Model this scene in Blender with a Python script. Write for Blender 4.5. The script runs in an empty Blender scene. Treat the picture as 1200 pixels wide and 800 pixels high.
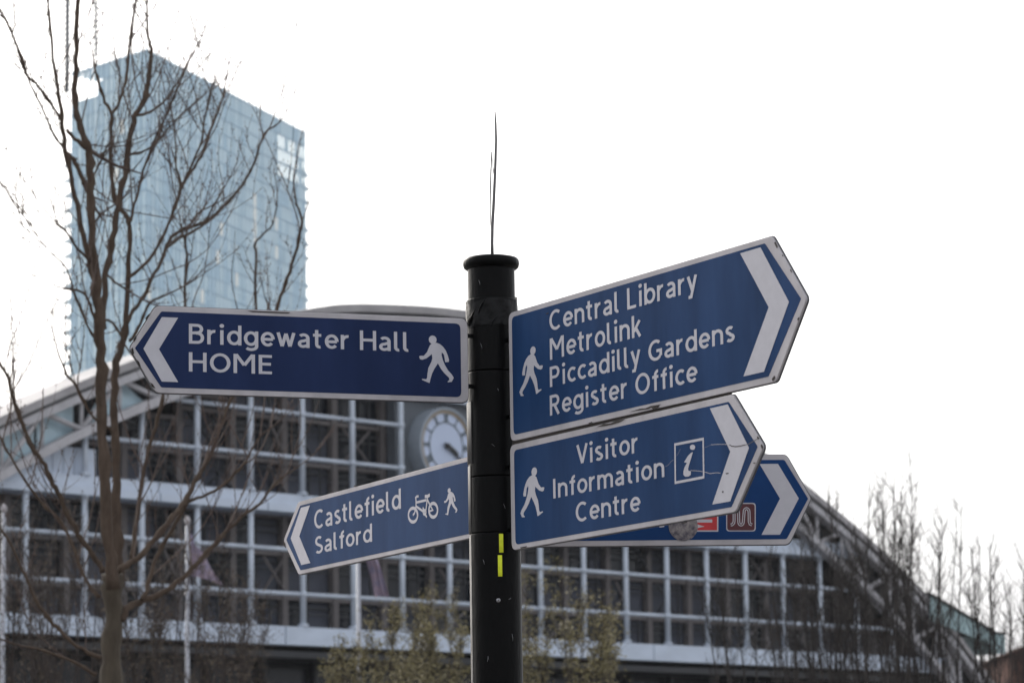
import bpy, math, random
from math import sin, cos, pi, radians, atan, atan2, sqrt, hypot
from mathutils import Vector, Matrix

random.seed(7)
C = bpy.context.scene.collection
SC = bpy.context.scene

# ------------------------------------------------------------------ camera
EYE = Vector((0, 0, 1.6)); FPX = 3800.0
PITCH = atan(580 / 3800.0); ROLL = 0.016
_cr, _sr = cos(ROLL), sin(ROLL)
CF = Vector((0, cos(PITCH), sin(PITCH)))
_r0 = Vector((1, 0, 0)); _u0 = Vector((0, -sin(PITCH), cos(PITCH)))
CR = _r0 * _cr - _u0 * _sr; CU = _r0 * _sr + _u0 * _cr
cam = bpy.data.cameras.new('camera'); co = bpy.data.objects.new('camera', cam); C.objects.link(co)
m = Matrix((CR, CU, -CF)).transposed().to_4x4(); m.translation = EYE
co.matrix_world = m
cam.sensor_width = 36; cam.lens = FPX / 1200 * 36; cam.clip_end = 9000; cam.clip_start = 0.1
cam.dof.use_dof = True; cam.dof.focus_distance = 8.95; cam.dof.aperture_fstop = 9.8
SC.camera = co

# ------------------------------------------------------------------ light
SUN_EL, SUN_AZ = 30.0, -32.0          # azimuth measured from +Y towards +X: behind the tower, to the left
w = bpy.data.worlds.new('World'); SC.world = w; w.use_nodes = True
nt = w.node_tree; nt.nodes.clear()
sky = nt.nodes.new('ShaderNodeTexSky'); sky.sky_type = 'NISHITA'; sky.sun_disc = False
sky.sun_elevation = radians(SUN_EL); sky.sun_rotation = radians(SUN_AZ)
sky.air_density = 1.2; sky.dust_density = 6.0; sky.ozone_density = 1.0
hs = nt.nodes.new('ShaderNodeHueSaturation'); hs.inputs['Saturation'].default_value = 0.35
bg = nt.nodes.new('ShaderNodeBackground'); bg.inputs['Strength'].default_value = 0.15
wo = nt.nodes.new('ShaderNodeOutputWorld')
mx = nt.nodes.new('ShaderNodeMix'); mx.data_type = 'RGBA'; mx.inputs['Factor'].default_value = 0.60      # even overcast veil over the clear-sky model
mx.inputs['B'].default_value = (3.75, 3.85, 4.1, 1)
nt.links.new(sky.outputs[0], hs.inputs['Color']); nt.links.new(hs.outputs[0], mx.inputs['A']); nt.links.new(mx.outputs['Result'], bg.inputs[0]); nt.links.new(bg.outputs[0], wo.inputs[0])
sl = bpy.data.lights.new('sun', 'SUN'); sl.energy = 0.8; sl.angle = radians(10); sl.color = (1, .95, .87)
so = bpy.data.objects.new('sun', sl); C.objects.link(so)
sd = Vector((sin(radians(SUN_AZ)) * cos(radians(SUN_EL)), cos(radians(SUN_AZ)) * cos(radians(SUN_EL)), sin(radians(SUN_EL))))
so.rotation_euler = sd.to_track_quat('Z', 'Y').to_euler(); so.location = (0, 0, 60)
SC.view_settings.view_transform = 'Standard'; SC.view_settings.look = 'None'
SC.view_settings.exposure = 1.1; SC.view_settings.gamma = 1
SC.render.engine = 'CYCLES'
SC.cycles.use_denoising = True; SC.cycles.max_bounces = 6; SC.cycles.transparent_max_bounces = 8

# ------------------------------------------------------------------ helpers
def ray(x, y): return CF + CR * ((x - 600) / FPX) - CU * ((y - 400) / FPX)
def at(x, y, Y):
    r = ray(x, y); return EYE + r * (Y / r.y)

def mat(name, col, rough=.6, metal=0, spec=.5, var=0, scale=20, col2=None, bump=0, bscale=60, stretch=None, coat=0):
    ma = bpy.data.materials.new(name); ma.use_nodes = True
    t = ma.node_tree; b = t.nodes['Principled BSDF']
    b.inputs['Base Color'].default_value = (*col, 1); b.inputs['Roughness'].default_value = rough
    b.inputs['Metallic'].default_value = metal; b.inputs['Specular IOR Level'].default_value = spec
    b.inputs['Coat Weight'].default_value = coat
    if var or col2 or bump:
        tc = t.nodes.new('ShaderNodeTexCoord'); mp = t.nodes.new('ShaderNodeMapping')
        if stretch: mp.inputs['Scale'].default_value = stretch
        t.links.new(tc.outputs['Object'], mp.inputs[0])
    if var or col2:
        n = t.nodes.new('ShaderNodeTexNoise'); n.inputs['Scale'].default_value = scale; n.inputs['Detail'].default_value = 6
        n.inputs['Roughness'].default_value = .65
        t.links.new(mp.outputs[0], n.inputs['Vector'])
        cr = t.nodes.new('ShaderNodeValToRGB'); cr.color_ramp.elements[0].position = .35; cr.color_ramp.elements[1].position = .68
        c2 = col2 or tuple(c * (1 - var) for c in col)
        cr.color_ramp.elements[0].color = (*c2, 1); cr.color_ramp.elements[1].color = (*col, 1)
        t.links.new(n.outputs['Fac'], cr.inputs[0]); t.links.new(cr.outputs[0], b.inputs['Base Color'])
        rr = t.nodes.new('ShaderNodeMapRange'); rr.inputs['To Min'].default_value = min(1, rough + .15); rr.inputs['To Max'].default_value = rough
        t.links.new(n.outputs['Fac'], rr.inputs[0]); t.links.new(rr.outputs[0], b.inputs['Roughness'])
    if bump:
        n2 = t.nodes.new('ShaderNodeTexNoise'); n2.inputs['Scale'].default_value = bscale; n2.inputs['Detail'].default_value = 4
        t.links.new(mp.outputs[0], n2.inputs['Vector'])
        bp = t.nodes.new('ShaderNodeBump'); bp.inputs['Strength'].default_value = bump; bp.inputs['Distance'].default_value = .01
        t.links.new(n2.outputs['Fac'], bp.inputs['Height']); t.links.new(bp.outputs[0], b.inputs['Normal'])
    return ma

class MB:
    """collects polygons in world space; build() links them as one mesh object"""
    def __init__(s): s.v = []; s.f = []; s.sm = []; s.mi = []
    def poly(s, pts, smooth=False, mi=0):
        i = len(s.v); s.v += [tuple(p) for p in pts]; s.f.append(tuple(range(i, i + len(pts)))); s.sm.append(smooth); s.mi.append(mi)
    def raw(s, vs, fs, smooth=False, mi=0):
        i = len(s.v); s.v += [tuple(p) for p in vs]
        for f in fs: s.f.append(tuple(i + k for k in f)); s.sm.append(smooth); s.mi.append(mi)
    def box(s, fr, a, b, mi=0):
        (x0, y0, z0), (x1, y1, z1) = a, b
        if x0 > x1: x0, x1 = x1, x0
        if y0 > y1: y0, y1 = y1, y0
        if z0 > z1: z0, z1 = z1, z0
        P = [fr(x, y, z) for z in (z0, z1) for x, y in ((x0, y0), (x1, y0), (x1, y1), (x0, y1))]
        s.raw(P, [(0, 3, 2, 1), (4, 5, 6, 7), (0, 1, 5, 4), (1, 2, 6, 5), (2, 3, 7, 6), (3, 0, 4, 7)], mi=mi)
    def prism(s, fr, pts, w0, w1, mi=0):
        """pts (u,v) polygon extruded between w0 and w1 of frame fr(u,w,v)"""
        n = len(pts)
        A = [fr(u, w0, v) for u, v in pts]; B = [fr(u, w1, v) for u, v in pts]
        s.raw(A + B, [tuple(range(n - 1, -1, -1)), tuple(range(n, 2 * n))] + [(i, (i + 1) % n, n + (i + 1) % n, n + i) for i in range(n)], mi=mi)
    def tube(s, pts, rad, n=6, smooth=True, caps=True, mi=0):
        pts = [Vector(p) for p in pts]
        if not hasattr(rad, '__len__'): rad = [rad] * len(pts)
        vs = []; prev = None
        for i, p in enumerate(pts):
            d = (pts[min(i + 1, len(pts) - 1)] - pts[max(i - 1, 0)])
            if d.length < 1e-9: d = Vector((0, 0, 1))
            d.normalize()
            if prev is None:
                a = d.orthogonal().normalized()
            else:
                a = prev - d * prev.dot(d)
                if a.length < 1e-6: a = d.orthogonal()
                a.normalize()
            prev = a; b = d.cross(a)
            for k in range(n):
                t = 2 * pi * k / n; vs.append(p + (a * cos(t) + b * sin(t)) * rad[i])
        fs = []
        for i in range(len(pts) - 1):
            for k in range(n):
                fs.append((i * n + k, i * n + (k + 1) % n, (i + 1) * n + (k + 1) % n, (i + 1) * n + k))
        if caps: fs.append(tuple(range(n - 1, -1, -1))); fs.append(tuple((len(pts) - 1) * n + k for k in range(n)))
        s.raw(vs, fs, smooth, mi)
    def lathe(s, cx, cy, prof, n=48, a0=0, a1=2 * pi, smooth=True):
        """prof: list of (radius, z)"""
        full = abs(a1 - a0 - 2 * pi) < 1e-6; m_ = n if full else n + 1
        vs = []
        for r, z in prof:
            for k in range(m_):
                t = a0 + (a1 - a0) * k / n; vs.append((cx + r * cos(t), cy + r * sin(t), z))
        fs = []
        for i in range(len(prof) - 1):
            for k in range(n):
                k2 = (k + 1) % m_ if full else k + 1
                fs.append((i * m_ + k, i * m_ + k2, (i + 1) * m_ + k2, (i + 1) * m_ + k))
        s.raw(vs, fs, smooth)
    def strip(s, fr, pts, wd, off, closed=False):
        """flat ribbon of width wd along (u,v) pts, at height off of frame fr(u,off,v), mitred"""
        pts = [p for i, p in enumerate(pts) if i == 0 or abs(p[0] - pts[i - 1][0]) + abs(p[1] - pts[i - 1][1]) > 1e-7]
        n = len(pts); L = []; R = []
        for i in range(n):
            p = Vector(pts[i])
            a = Vector(pts[i - 1]) if (i > 0 or closed) else None
            b = Vector(pts[(i + 1) % n]) if (i < n - 1 or closed) else None
            d1 = (p - a).normalized() if a is not None else None
            d2 = (b - p).normalized() if b is not None else None
            d1 = d1 if d1 is not None else d2; d2 = d2 if d2 is not None else d1
            n1 = Vector((-d1.y, d1.x)); n2 = Vector((-d2.y, d2.x)); mm = (n1 + n2)
            if mm.length < 1e-6: mm = n1.copy()
            mm.normalize(); k = min(2.0, 1 / max(.3, mm.dot(n1)))
            L.append(p + mm * (wd / 2 * k)); R.append(p - mm * (wd / 2 * k))
        vs = [fr(q.x, off, q.y) for q in L] + [fr(q.x, off, q.y) for q in R]
        fs = [(i, i + 1, n + i + 1, n + i) for i in range(n - 1)]
        if closed: fs.append((n - 1, 0, n, 2 * n - 1))
        s.raw(vs, fs)
    def build(s, name, m_, parent=None, bevel=0, origin=None):
        me = bpy.data.meshes.new(name)
        o = Vector(origin) if origin is not None else (Vector(parent['_o']) if parent is not None and '_o' in parent.keys() else Vector((0, 0, 0)))
        me.from_pydata([(x - o.x, y - o.y, z - o.z) for x, y, z in s.v], [], s.f)
        me.polygons.foreach_set('use_smooth', s.sm); me.polygons.foreach_set('material_index', s.mi)
        for q in (m_ if isinstance(m_, (list, tuple)) else [m_] if m_ else []): me.materials.append(q)
        me.update()
        ob = bpy.data.objects.new(name, me); C.objects.link(ob)
        if parent is None: ob.location = o
        else:
            ob.parent = parent
            ob['_o'] = tuple(o)
        if bevel:
            bv = ob.modifiers.new('bevel', 'BEVEL'); bv.width = bevel; bv.segments = 2; bv.limit_method = 'ANGLE'
        return ob

THINGS = []
def thing(name, label, cat, loc, group=None):
    o = bpy.data.objects.new(name, None); C.objects.link(o); o.location = loc; o.empty_display_size = .2
    o['label'] = label; o['category'] = cat; o['_o'] = tuple(loc)
    if group: o['group'] = group
    return o
def tag(o, label=None, cat=None, group=None, kind=None):
    if label: o['label'] = label
    if cat: o['category'] = cat
    if group: o['group'] = group
    if kind: o['kind'] = kind
    return o

# ------------------------------------------------------------------ materials
M = {}
M['sign_white'] = mat('sign_white', (.49, .465, .48), .6, spec=.12, var=.26, scale=7, stretch=(1, 1, .5))
M['sign_letter'] = mat('sign_letter', (.50, .49, .525), .6, spec=.1, var=.08, scale=30)
M['blue_dark'] = mat('sign_blue_navy', (.020, .034, .094), .6, spec=.08, var=.25, scale=5, stretch=(1, 1, .25))
M['blue'] = mat('sign_blue', (.018, .052, .140), .6, spec=.06, var=.34, scale=7, stretch=(1, 1, .2))
M['blue_deep'] = mat('sign_blue_deep', (.010, .045, .15), .55, spec=.12, var=.2, scale=6)
M['sign_edge'] = mat('sign_edge_dark', (.10, .10, .11), .5, var=.4, scale=40)
M['dirt'] = mat('dirt', (.035, .028, .024), .9)
M['scratch'] = mat('scratch_grey', (.16, .18, .24), .8)
M['pole'] = mat('pole_black', (.0022, .0022, .0025), .3, spec=.09, var=.3, scale=14, stretch=(1, 1, .3), bump=.15, bscale=90)
M['pole_strip'] = mat('pole_strip_grey', (.10, .097, .095), .6, spec=.25, var=.3, scale=20)
M['tape'] = mat('clear_tape', (.0045, .0045, .005), .3, spec=.14, bump=.3, bscale=50)
M['yellow'] = mat('yellow_reflector', (.72, .78, .02), .5, var=.15, scale=120)
M['screw'] = mat('screw_steel', (.25, .25, .26), .4, metal=.8)
M['wire'] = mat('wire_grey', (.10, .095, .095), .5)
M['red'] = mat('symbol_red', (.50, .025, .03), .5, var=.2, scale=40)
M['maroon'] = mat('symbol_maroon', (.085, .012, .018), .5, var=.3, scale=40)
M['sticker'] = mat('worn_sticker', (.30, .27, .26), .8, scale=70, col2=(.06, .055, .075))
M['bark'] = mat('bark', (.098, .072, .055), .9, spec=.15, scale=24, col2=(.058, .042, .032), bump=.8, bscale=40, stretch=(1, 1, .3))
M['bark_green'] = mat('bark_mossy', (.074, .058, .040), .9, scale=22, col2=(.045, .035, .024), bump=.8, bscale=40, stretch=(1, 1, .3))
M['twig'] = mat('twig', (.085, .058, .048), .9)
M['twig_dark'] = mat('twig_dark', (.017, .013, .012), .9)
M['twig_red'] = mat('twig_reddish', (.028, .019, .016), .9)
M['twig_grey'] = mat('twig_grey', (.20, .18, .16), .8)
M['leaf_olive'] = mat('leaf_olive', (.25, .215, .095), .7, scale=3, col2=(.13, .11, .055))
M['leaf_brown'] = mat('leaf_brown', (.11, .085, .05), .8, scale=3, col2=(.06, .04, .03))
M['steel'] = mat('frame_paint', (.54, .60, .69), .5, var=.18, scale=1.2)
M['band'] = mat('band_paint', (.54, .61, .72), .5, var=.14, scale=.9, stretch=(1, 1, 3))
M['brown'] = mat('rear_frame_brown', (.145, .130, .128), .7, var=.25, scale=2)
M['truss'] = mat('arch_truss_paint', (.46, .45, .47), .6, var=.25, scale=1.5)
M['roof'] = mat('arch_roof_edge', (.36, .345, .35), .6, var=.25, scale=1.0)
M['dark_steel'] = mat('dark_steel', (.012, .014, .018), .5)
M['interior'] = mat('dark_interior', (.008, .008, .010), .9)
M['glass_dark'] = mat('glass_dark', (.008, .011, .017), .2, spec=.25)
M['glass_grey'] = mat('window_glass_grey', (.068, .074, .096), .5, spec=.2, var=.15, scale=1.5)
M['glass_pale'] = mat('gable_glass_pale', (.50, .66, .74), .25, var=.2, scale=1.2)  # opaque pale tone; sky showing through the glazing is put into it
M['clock_panel'] = mat('clock_panel_grey', (.11, .125, .145), .6, var=.15, scale=2)
M['clock_face'] = mat('clock_face', (.46, .53, .68), .5)
M['clock_rim'] = mat('clock_rim', (.28, .32, .37), .5, var=.1, scale=3)
M['clock_gold'] = mat('clock_gold_ring', (.26, .21, .15), .5)
M['clock_dark'] = mat('clock_dark_green', (.055, .075, .085), .5)
M['clock_black'] = mat('clock_hand_black', (.008, .008, .010), .5)
M['brick'] = mat('brick', (.10, .048, .036), .9, spec=.1, scale=3, col2=(.06, .034, .028))
M['wing_glass'] = mat('wing_glass', (.34, .48, .50), .3, var=.25, scale=.6)
M['tower_a'] = mat('tower_glass_a', (.45, .63, .72), .18, spec=.6, var=.12, scale=.06)  # tower tones are paled, haze and reflected sky put into the colour
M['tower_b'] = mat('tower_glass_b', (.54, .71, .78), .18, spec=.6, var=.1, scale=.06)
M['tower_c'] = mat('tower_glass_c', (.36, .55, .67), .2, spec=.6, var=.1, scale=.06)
M['tower_white'] = mat('tower_glass_white', (.85, .87, .80), .4)  # plain white panes scattered over the tower front
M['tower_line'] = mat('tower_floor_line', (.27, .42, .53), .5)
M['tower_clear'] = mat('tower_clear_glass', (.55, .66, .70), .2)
_t = M['tower_clear'].node_tree; _m = _t.nodes.new('ShaderNodeMixShader'); _tr = _t.nodes.new('ShaderNodeBsdfTransparent'); _m.inputs[0].default_value = .42
_tr.inputs[0].default_value = (.85, .92, .92, 1)
_t.links.new(_t.nodes['Principled BSDF'].outputs[0], _m.inputs[1]); _t.links.new(_tr.outputs[0], _m.inputs[2]); _t.links.new(_m.outputs[0], _t.nodes['Material Output'].inputs[0])
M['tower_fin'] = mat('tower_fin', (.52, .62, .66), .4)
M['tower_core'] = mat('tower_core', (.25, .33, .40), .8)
M['mast'] = mat('mast_steel', (.10, .11, .12), .6)
M['pole_white'] = mat('flagpole_white', (.33, .34, .38), .5)
M['flag_pink'] = mat('flag_cloth_pink', (.30, .22, .26), .8, scale=6, col2=(.17, .16, .24))
M['ground'] = mat('ground_paving', (.16, .155, .15), .9, scale=2, col2=(.11, .105, .10))
M['asphalt'] = mat('asphalt', (.05, .05, .052), .9, scale=8, col2=(.035, .035, .037))
M['soil'] = mat('soil', (.05, .038, .028), .95)

WORLD = lambda x, y, z: Vector((x, y, z))

# ------------------------------------------------------------------ ground
g = MB(); R_ = 2400; g.poly([(R_ * cos(2 * pi * k / 64), R_ * sin(2 * pi * k / 64), 0) for k in range(64)])
tag(g.build('ground', M['ground']), kind='structure')
g = MB(); g.poly([(-60, 30, .004), (60, 30, .004), (60, 37, .004), (-60, 37, .004)])
tag(g.build('road', M['asphalt']), kind='structure')

# ------------------------------------------------------------------ facade frame of the hall
TH = radians(47); FU = Vector((cos(TH), sin(TH), 0)); FN = Vector((sin(TH), -cos(TH), 0))
FO = Vector((-2.48, 130, 0))
def fac(u, v, z): return FO + FU * u + FN * v + Vector((0, 0, z))

KN = [(0, 22.65), (5.2, 22.35), (8, 21.95), (12, 20.8), (16.4, 19.35), (19.8, 18.0), (23.0, 16.6), (26.5, 14.95), (29.7, 13.2), (32.2, 11.6), (36, 8.6), (40, 4.6), (43, 0.6)]
def arch(u):
    u = abs(u)
    if u >= KN[-1][0]: return KN[-1][1]
    # smooth (catmull-rom) interpolation between the knots
    for i in range(len(KN) - 1):
        if KN[i][0] <= u <= KN[i + 1][0]:
            x0, y0 = KN[i]; x1, y1 = KN[i + 1]; t = (u - x0) / (x1 - x0)
            def sl_(j):
                if j <= 0: return 0
                if j >= len(KN) - 1: return (KN[-1][1] - KN[-2][1]) / (KN[-1][0] - KN[-2][0])
                return (KN[j + 1][1] - KN[j - 1][1]) / (KN[j + 1][0] - KN[j - 1][0])
            h = x1 - x0; m0, m1 = sl_(i) * h, sl_(i + 1) * h
            return (2 * t**3 - 3 * t**2 + 1) * y0 + (t**3 - 2 * t**2 + t) * m0 + (-2 * t**3 + 3 * t**2) * y1 + (t**3 - t**2) * m1
def inner(u): 
    au = abs(u); return arch(u) - 1.45 - .016 * au - (0.0 if au < 20 else .04 * (au - 20))

hall = thing('exhibition_hall', 'wide arched exhibition hall with white steel grid front and clock', 'building', FO)
us = [i * 1.2 for i in range(-36, 37)]
# roof vault: front edge rolls (three stepped rings) and the long vault behind
def ringband(mb, dz0, dz1, v0, v1, us=us, f=arch):
    for a, b in zip(us[:-1], us[1:]):
        P = [fac(a, v0, f(a) + dz0), fac(b, v0, f(b) + dz0), fac(b, v0, f(b) + dz1), fac(a, v0, f(a) + dz1)]
        Q = [fac(a, v1, f(a) + dz0), fac(b, v1, f(b) + dz0), fac(b, v1, f(b) + dz1), fac(a, v1, f(a) + dz1)]
        mb.raw(P + Q, [(0, 1, 2, 3), (7, 6, 5, 4), (3, 2, 6, 7), (1, 0, 4, 5)])
r = MB(); ringband(r, -.32, 0, .9, -1.2); rf = r.build('roof_edge', M['roof'], hall)
r = MB(); ringband(r, -.44, -.34, .75, -1.0); r.build('gutter_line', M['dark_steel'], hall)
r = MB(); ringband(r, -.78, -.46, .80, .3); r.build('arch_outer_chord', M['truss'], hall)
r = MB()
for a, b in zip(us[:-1], us[1:]):
    ra, rb = max(arch(a) - 2.7, 0), max(arch(b) - 2.7, 0)
    r.poly([fac(a, -3.3, ra), fac(b, -3.3, rb), fac(b, -13, rb), fac(a, -13, ra)], True)
    r.poly([fac(a, -13, 0), fac(b, -13, 0), fac(b, -13, rb), fac(a, -13, ra)])
r.build('roof', M['roof'], hall)
r = MB(); ringband(r, -.34, 0, .75, .3, f=inner); r.build('arch_inner_chord', M['truss'], hall)
r = MB(); ringband(r, -.26, 0, -1.5, -1.9, f=inner); r.build('rear_arch_chord', M['brown'], hall)
# web of the arch truss: every strut a part
web = []
NW = 46
wu = [-41 + i * 82 / NW for i in range(NW + 1)]
for i in range(NW):
    a, b = wu[i], wu[i + 1]
    if i % 2 == 0: p, q = (a, inner(a) - .05), (b, arch(b) - .6)
    else: p, q = (a, arch(a) - .6), (b, inner(b) - .05)
    mb = MB(); mb.tube([fac(p[0], .52, p[1]), fac(q[0], .52, q[1])], .11, 6); mb.build('arch_strut', M['truss'], hall)
    mb = MB(); mb.tube([fac(a, .5, inner(a) - .05), fac(a, .5, arch(a) - .6)], .08, 6); mb.build('arch_strut', M['truss'], hall)
# gable glazing between the chords, pale and dark panes
for i in range(NW):
    a, b = wu[i] + .06, wu[i + 1] - .06
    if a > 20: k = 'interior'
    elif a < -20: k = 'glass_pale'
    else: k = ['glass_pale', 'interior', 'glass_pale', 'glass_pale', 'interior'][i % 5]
    c1, c2, c3, c4 = (a, inner(a) - .3), (b, inner(b) - .3), (b, arch(b) - .4), (a, arch(a) - .4)
    tris = ((c1, c2, c3), (c1, c3, c4)) if i % 2 == 0 else ((c1, c2, c4), (c2, c3, c4))
    for jj, tri in enumerate(tris):
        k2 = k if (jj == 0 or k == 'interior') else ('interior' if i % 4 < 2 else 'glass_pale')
        mb = MB(); mb.poly([fac(p_[0], .12, p_[1]) for p_ in tri]); mb.build('gable_pane', M[k2], hall)
# behind panes: dark backing
mb = MB(); ringband(mb, -2.1, -.36, .02, -.06); ringband(mb, -.50, -.38, -.06, -3.3); mb.build('gable_backing', M['interior'], hall)
mb = MB()
for a, b in zip(us[:-1], us[1:]):
    mb.poly([fac(a, -3.2, 0), fac(b, -3.2, 0), fac(b, -3.2, arch(b) - .5), fac(a, -3.2, arch(a) - .5)])
mb.build('back_wall', M['interior'], hall)
# bands
def bandbox(name, u0, u1, v0, v1, z0, z1, m_, gap=.03):
    u = u0
    while u < u1 - .1:
        e = min(u + 5.34, u1)
        mb = MB(); mb.box(fac, (u + gap, v0, z0), (e - gap, v1, z1)); mb.build(name, M[m_], hall); u = e
UL, UR = -30.8, 33.0
bandbox('lower_band_panel', UL, UR, .25, -1.1, 8.92, 9.62, 'band')
bandbox('upper_band_panel', -26.4, 26.4, .32, -1.1, 13.95, 14.26, 'band')
bandbox('upper_band_panel', -26.4, 26.4, .20, -1.1, 14.28, 14.66, 'band')
# outer grid: posts and rails, one object each
PU = [-0.35 + 2.68 * k for k in range(-12, 13)]
def zcap(u): return inner(u) - .3
for u in PU:
    if abs(u) > 32: continue
    for z0, z1 in ((9.62, 13.95), (14.66, 99)):
        z1 = min(z1, zcap(u))
        if z1 - z0 < .5: continue
        if z0 > 14 and abs(u) < 2.5: z1 = min(z1, 15.3)
        mb = MB(); mb.tube([fac(u, .1, z0), fac(u, .1, z1)], .115, 8)
        mb.tube([fac(u, .1, z0), fac(u, .1, z0 + .12)], .2, 8); mb.tube([fac(u, .1, z1 - .1), fac(u, .1, z1)], .17, 8)
        for zz in (10.87, 12.55, 16.1, 17.8, 19.5):
            if z0 < zz < z1 - .2: mb.tube([fac(u, .1, zz - .09), fac(u, .1, zz + .09)], .155, 8)
        mb.build('grid_post', M['steel'], hall)
def extent(z):
    u = 0
    while inner(u) - .3 > z and u < 42: u += .1
    return u
for z in (10.87, 12.55, 16.1, 17.8, 19.5):
    e = min(extent(z), 32)
    for a, b in zip(PU[:-1], PU[1:]):
        a2, b2 = max(a, -e), min(b, e)
        if b2 - a2 < .3: continue
        if z > 15 and a > -3.1 and b < 5: 
            if z > 16: continue
        mb = MB(); mb.tube([fac(a2 + .1, .1, z), fac(b2 - .1, .1, z)], .085, 6); mb.build('grid_rail', M['steel'], hall)
# rear layer: brown frame, windows of dark or grey panes, dark lattices
RV = -1.15
rowz = [(9.62, 10.83), (10.83, 12.5), (12.5, 13.94), (14.66, 16.05), (16.05, 17.75), (17.75, 19.45), (19.45, 21.0)]
for u in PU:
    if abs(u) > 32: continue
    for z0, z1 in ((9.0, 13.95), (14.3, 99)):
        z1 = min(z1, zcap(u))
        if z1 - z0 < .5: continue
        mb = MB(); mb.box(fac, (u - .14, RV + .28, z0), (u + .14, RV, z1)); mb.build('rear_column', M['brown'], hall)
rnd = random.Random(3)
def mesh_pane(w_, h_):
    pass
for a, b in zip(PU[:-1], PU[1:]):
    if abs(a + b) / 2 > 31: continue
    for ri, (z0, z1) in enumerate(rowz):
        lim = min(zcap(a), zcap(b))
        if z0 > lim - .4: continue
        z1 = min(z1, lim)
        mb = MB(); mb.box(fac, (a + .14, RV + .22, z1 - .10), (b - .14, RV + .02, z1 + .06)); mb.build('rear_rail', M['brown'], hall)
        mb = MB(); mb.box(fac, (a + .14, RV + .12, z1 - .40), (b - .14, RV + .05, z1 - .32)); mb.build('rear_transom', M['dark_steel'], hall)
        mb = MB(); mb.box(fac, (a + .14, RV + .20, z1 - .66), (b - .14, RV + .16, z1 - .60)); mb.build('rear_transom', M['dark_steel'], hall)
        mid = a + 1.0 + rnd.random() * .8
        kind = rnd.random()
        for (x0, x1) in ((a + .17, mid - .05), (mid + .05, b - .17)):
            if x1 - x0 < .2: continue
            k = 'glass_grey' if rnd.random() < .46 else 'glass_dark'
            if -7.5 < a < -3.1 and z0 > 14: k = 'glass_dark'
            mb = MB(); mb.box(fac, (x0, RV - .05, z0 + .08), (x1, RV - .02, z1 - .14)); mb.build('window_pane', M[k], hall)
        mb = MB(); mb.box(fac, (mid - .05, RV + .05, z0 + .02), (mid + .05, RV - .06, z1 - .1)); mb.build('window_mullion', M['dark_steel'], hall)
        for q_ in (.28, .74):
            if rnd.random() < .75:
                xx = a + .3 + (b - a - .6) * q_; mb = MB(); mb.box(fac, (xx - .035, RV + .34, z0 + .05), (xx + .035, RV + .27, z1 - .1)); mb.build('window_bar', M['dark_steel'], hall)
        if kind < .55:
            mb = MB(); x0, x1 = (a + .2, mid) if rnd.random() < .5 else (mid, b - .2)
            lm = 'dark_steel' if rnd.random() < .5 else 'brown'
            mb.tube([fac(x0, RV + .42, z0 + .1), fac(x1, RV + .42, z1 - .2)], .055, 5)
            mb.tube([fac(x0, RV + .50, z1 - .2), fac(x1, RV + .50, z0 + .1)], .055, 5); mb.build('cross_brace', M[lm], hall)
# floors behind the bands
for z in (9.0, 14.05):
    mb = MB(); mb.box(fac, ((UL if z < 10 else -25.5), -1.12, z), ((30 if z < 10 else 24.5), -3.1, z + .35)); mb.build('floor_slab', M['interior'], hall)
# ends and lower storey
for sgn in (-1, 1):
    mb = MB(); mb.box(fac, (sgn * 33.2, .2, 0), (sgn * 33.9, -3, 11.2)); mb.build('arch_buttress', M['truss'], hall)
mb = MB(); mb.box(fac, (-33, -2.4, 0), (33, -2.8, 8.9)); mb.build('lower_wall', M['interior'], hall)
for k in range(-11, 12):
    mb = MB(); mb.box(fac, (k * 2.68 - .35 - .12, -2.0, 0), (k * 2.68 - .35 + .12, -2.3, 8.6)); mb.build('lower_column', M['dark_steel'], hall)
    mb = MB(); mb.box(fac, (k * 2.68 + .05, -2.34, .3), (k * 2.68 + 2.1, -2.38, 8.2)); mb.build('lower_window', M['glass_dark'], hall)
mb = MB(); mb.box(fac, (-33, .1, 8.45), (33, -2.3, 8.7)); mb.build('canopy_soffit', M['dark_steel'], hall)
for k in range(6):
    mb = MB(); mb.box(fac, (21.5 + k * 2.4, .3, 0), (23.87 + k * 2.4, -.3, 8.2)); mb.build('brick_panel', M['brick'], hall)
# corrugated spandrel above the upper band, right side
for sgn in (-1, 1):
    for k in range(9):
        u = sgn * (18.6 + k * .5)
        zt = inner(u) - .32
        if zt < 14.8: continue
        mb = MB(); mb.box(fac, (u - .23, -.2, 14.67), (u + .23, -.26 - .03 * (k % 2), min(zt, 15.7))); mb.build('spandrel_sheet', M['band'], hall)
# clock
cz = 17.12
mb = MB(); mb.box(fac, (-2.95, -.3, 15.2), (2.95, -.75, 18.95)); mb.build('clock_panel', M['clock_panel'], hall)
for nm_, z in (('clock_panel_trim', 18.97), ('clock_panel_trim', 15.02)):
    mb = MB(); mb.box(fac, (-3.05, .05, z), (3.05, -.7, z + .16)); mb.build(nm_, M['steel'], hall)
def disc(mb, cu, v0, v1, z, r0, r1, n=48):
    for k in range(n):
        t0, t1 = 2 * pi * k / n, 2 * pi * (k + 1) / n
        P = [fac(cu + rr * cos(t), v, z + rr * sin(t)) for v in (v0, v1) for (rr, t) in ((r0, t0), (r1, t0), (r1, t1), (r0, t1))]
        mb.raw(P, [(4, 5, 6, 7), (1, 2, 6, 5)] + ([(0, 3, 7, 4)] if r0 > 0 else []))
CX = -.70
mb = MB(); disc(mb, CX, -.28, .30, cz, 0, 1.57); clock = mb.build('clock', M['clock_rim'], hall)
mb = MB(); disc(mb, CX, .30, .42, cz, 1.47, 1.57); mb.build('clock_rim', M['clock_rim'], clock)
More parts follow.
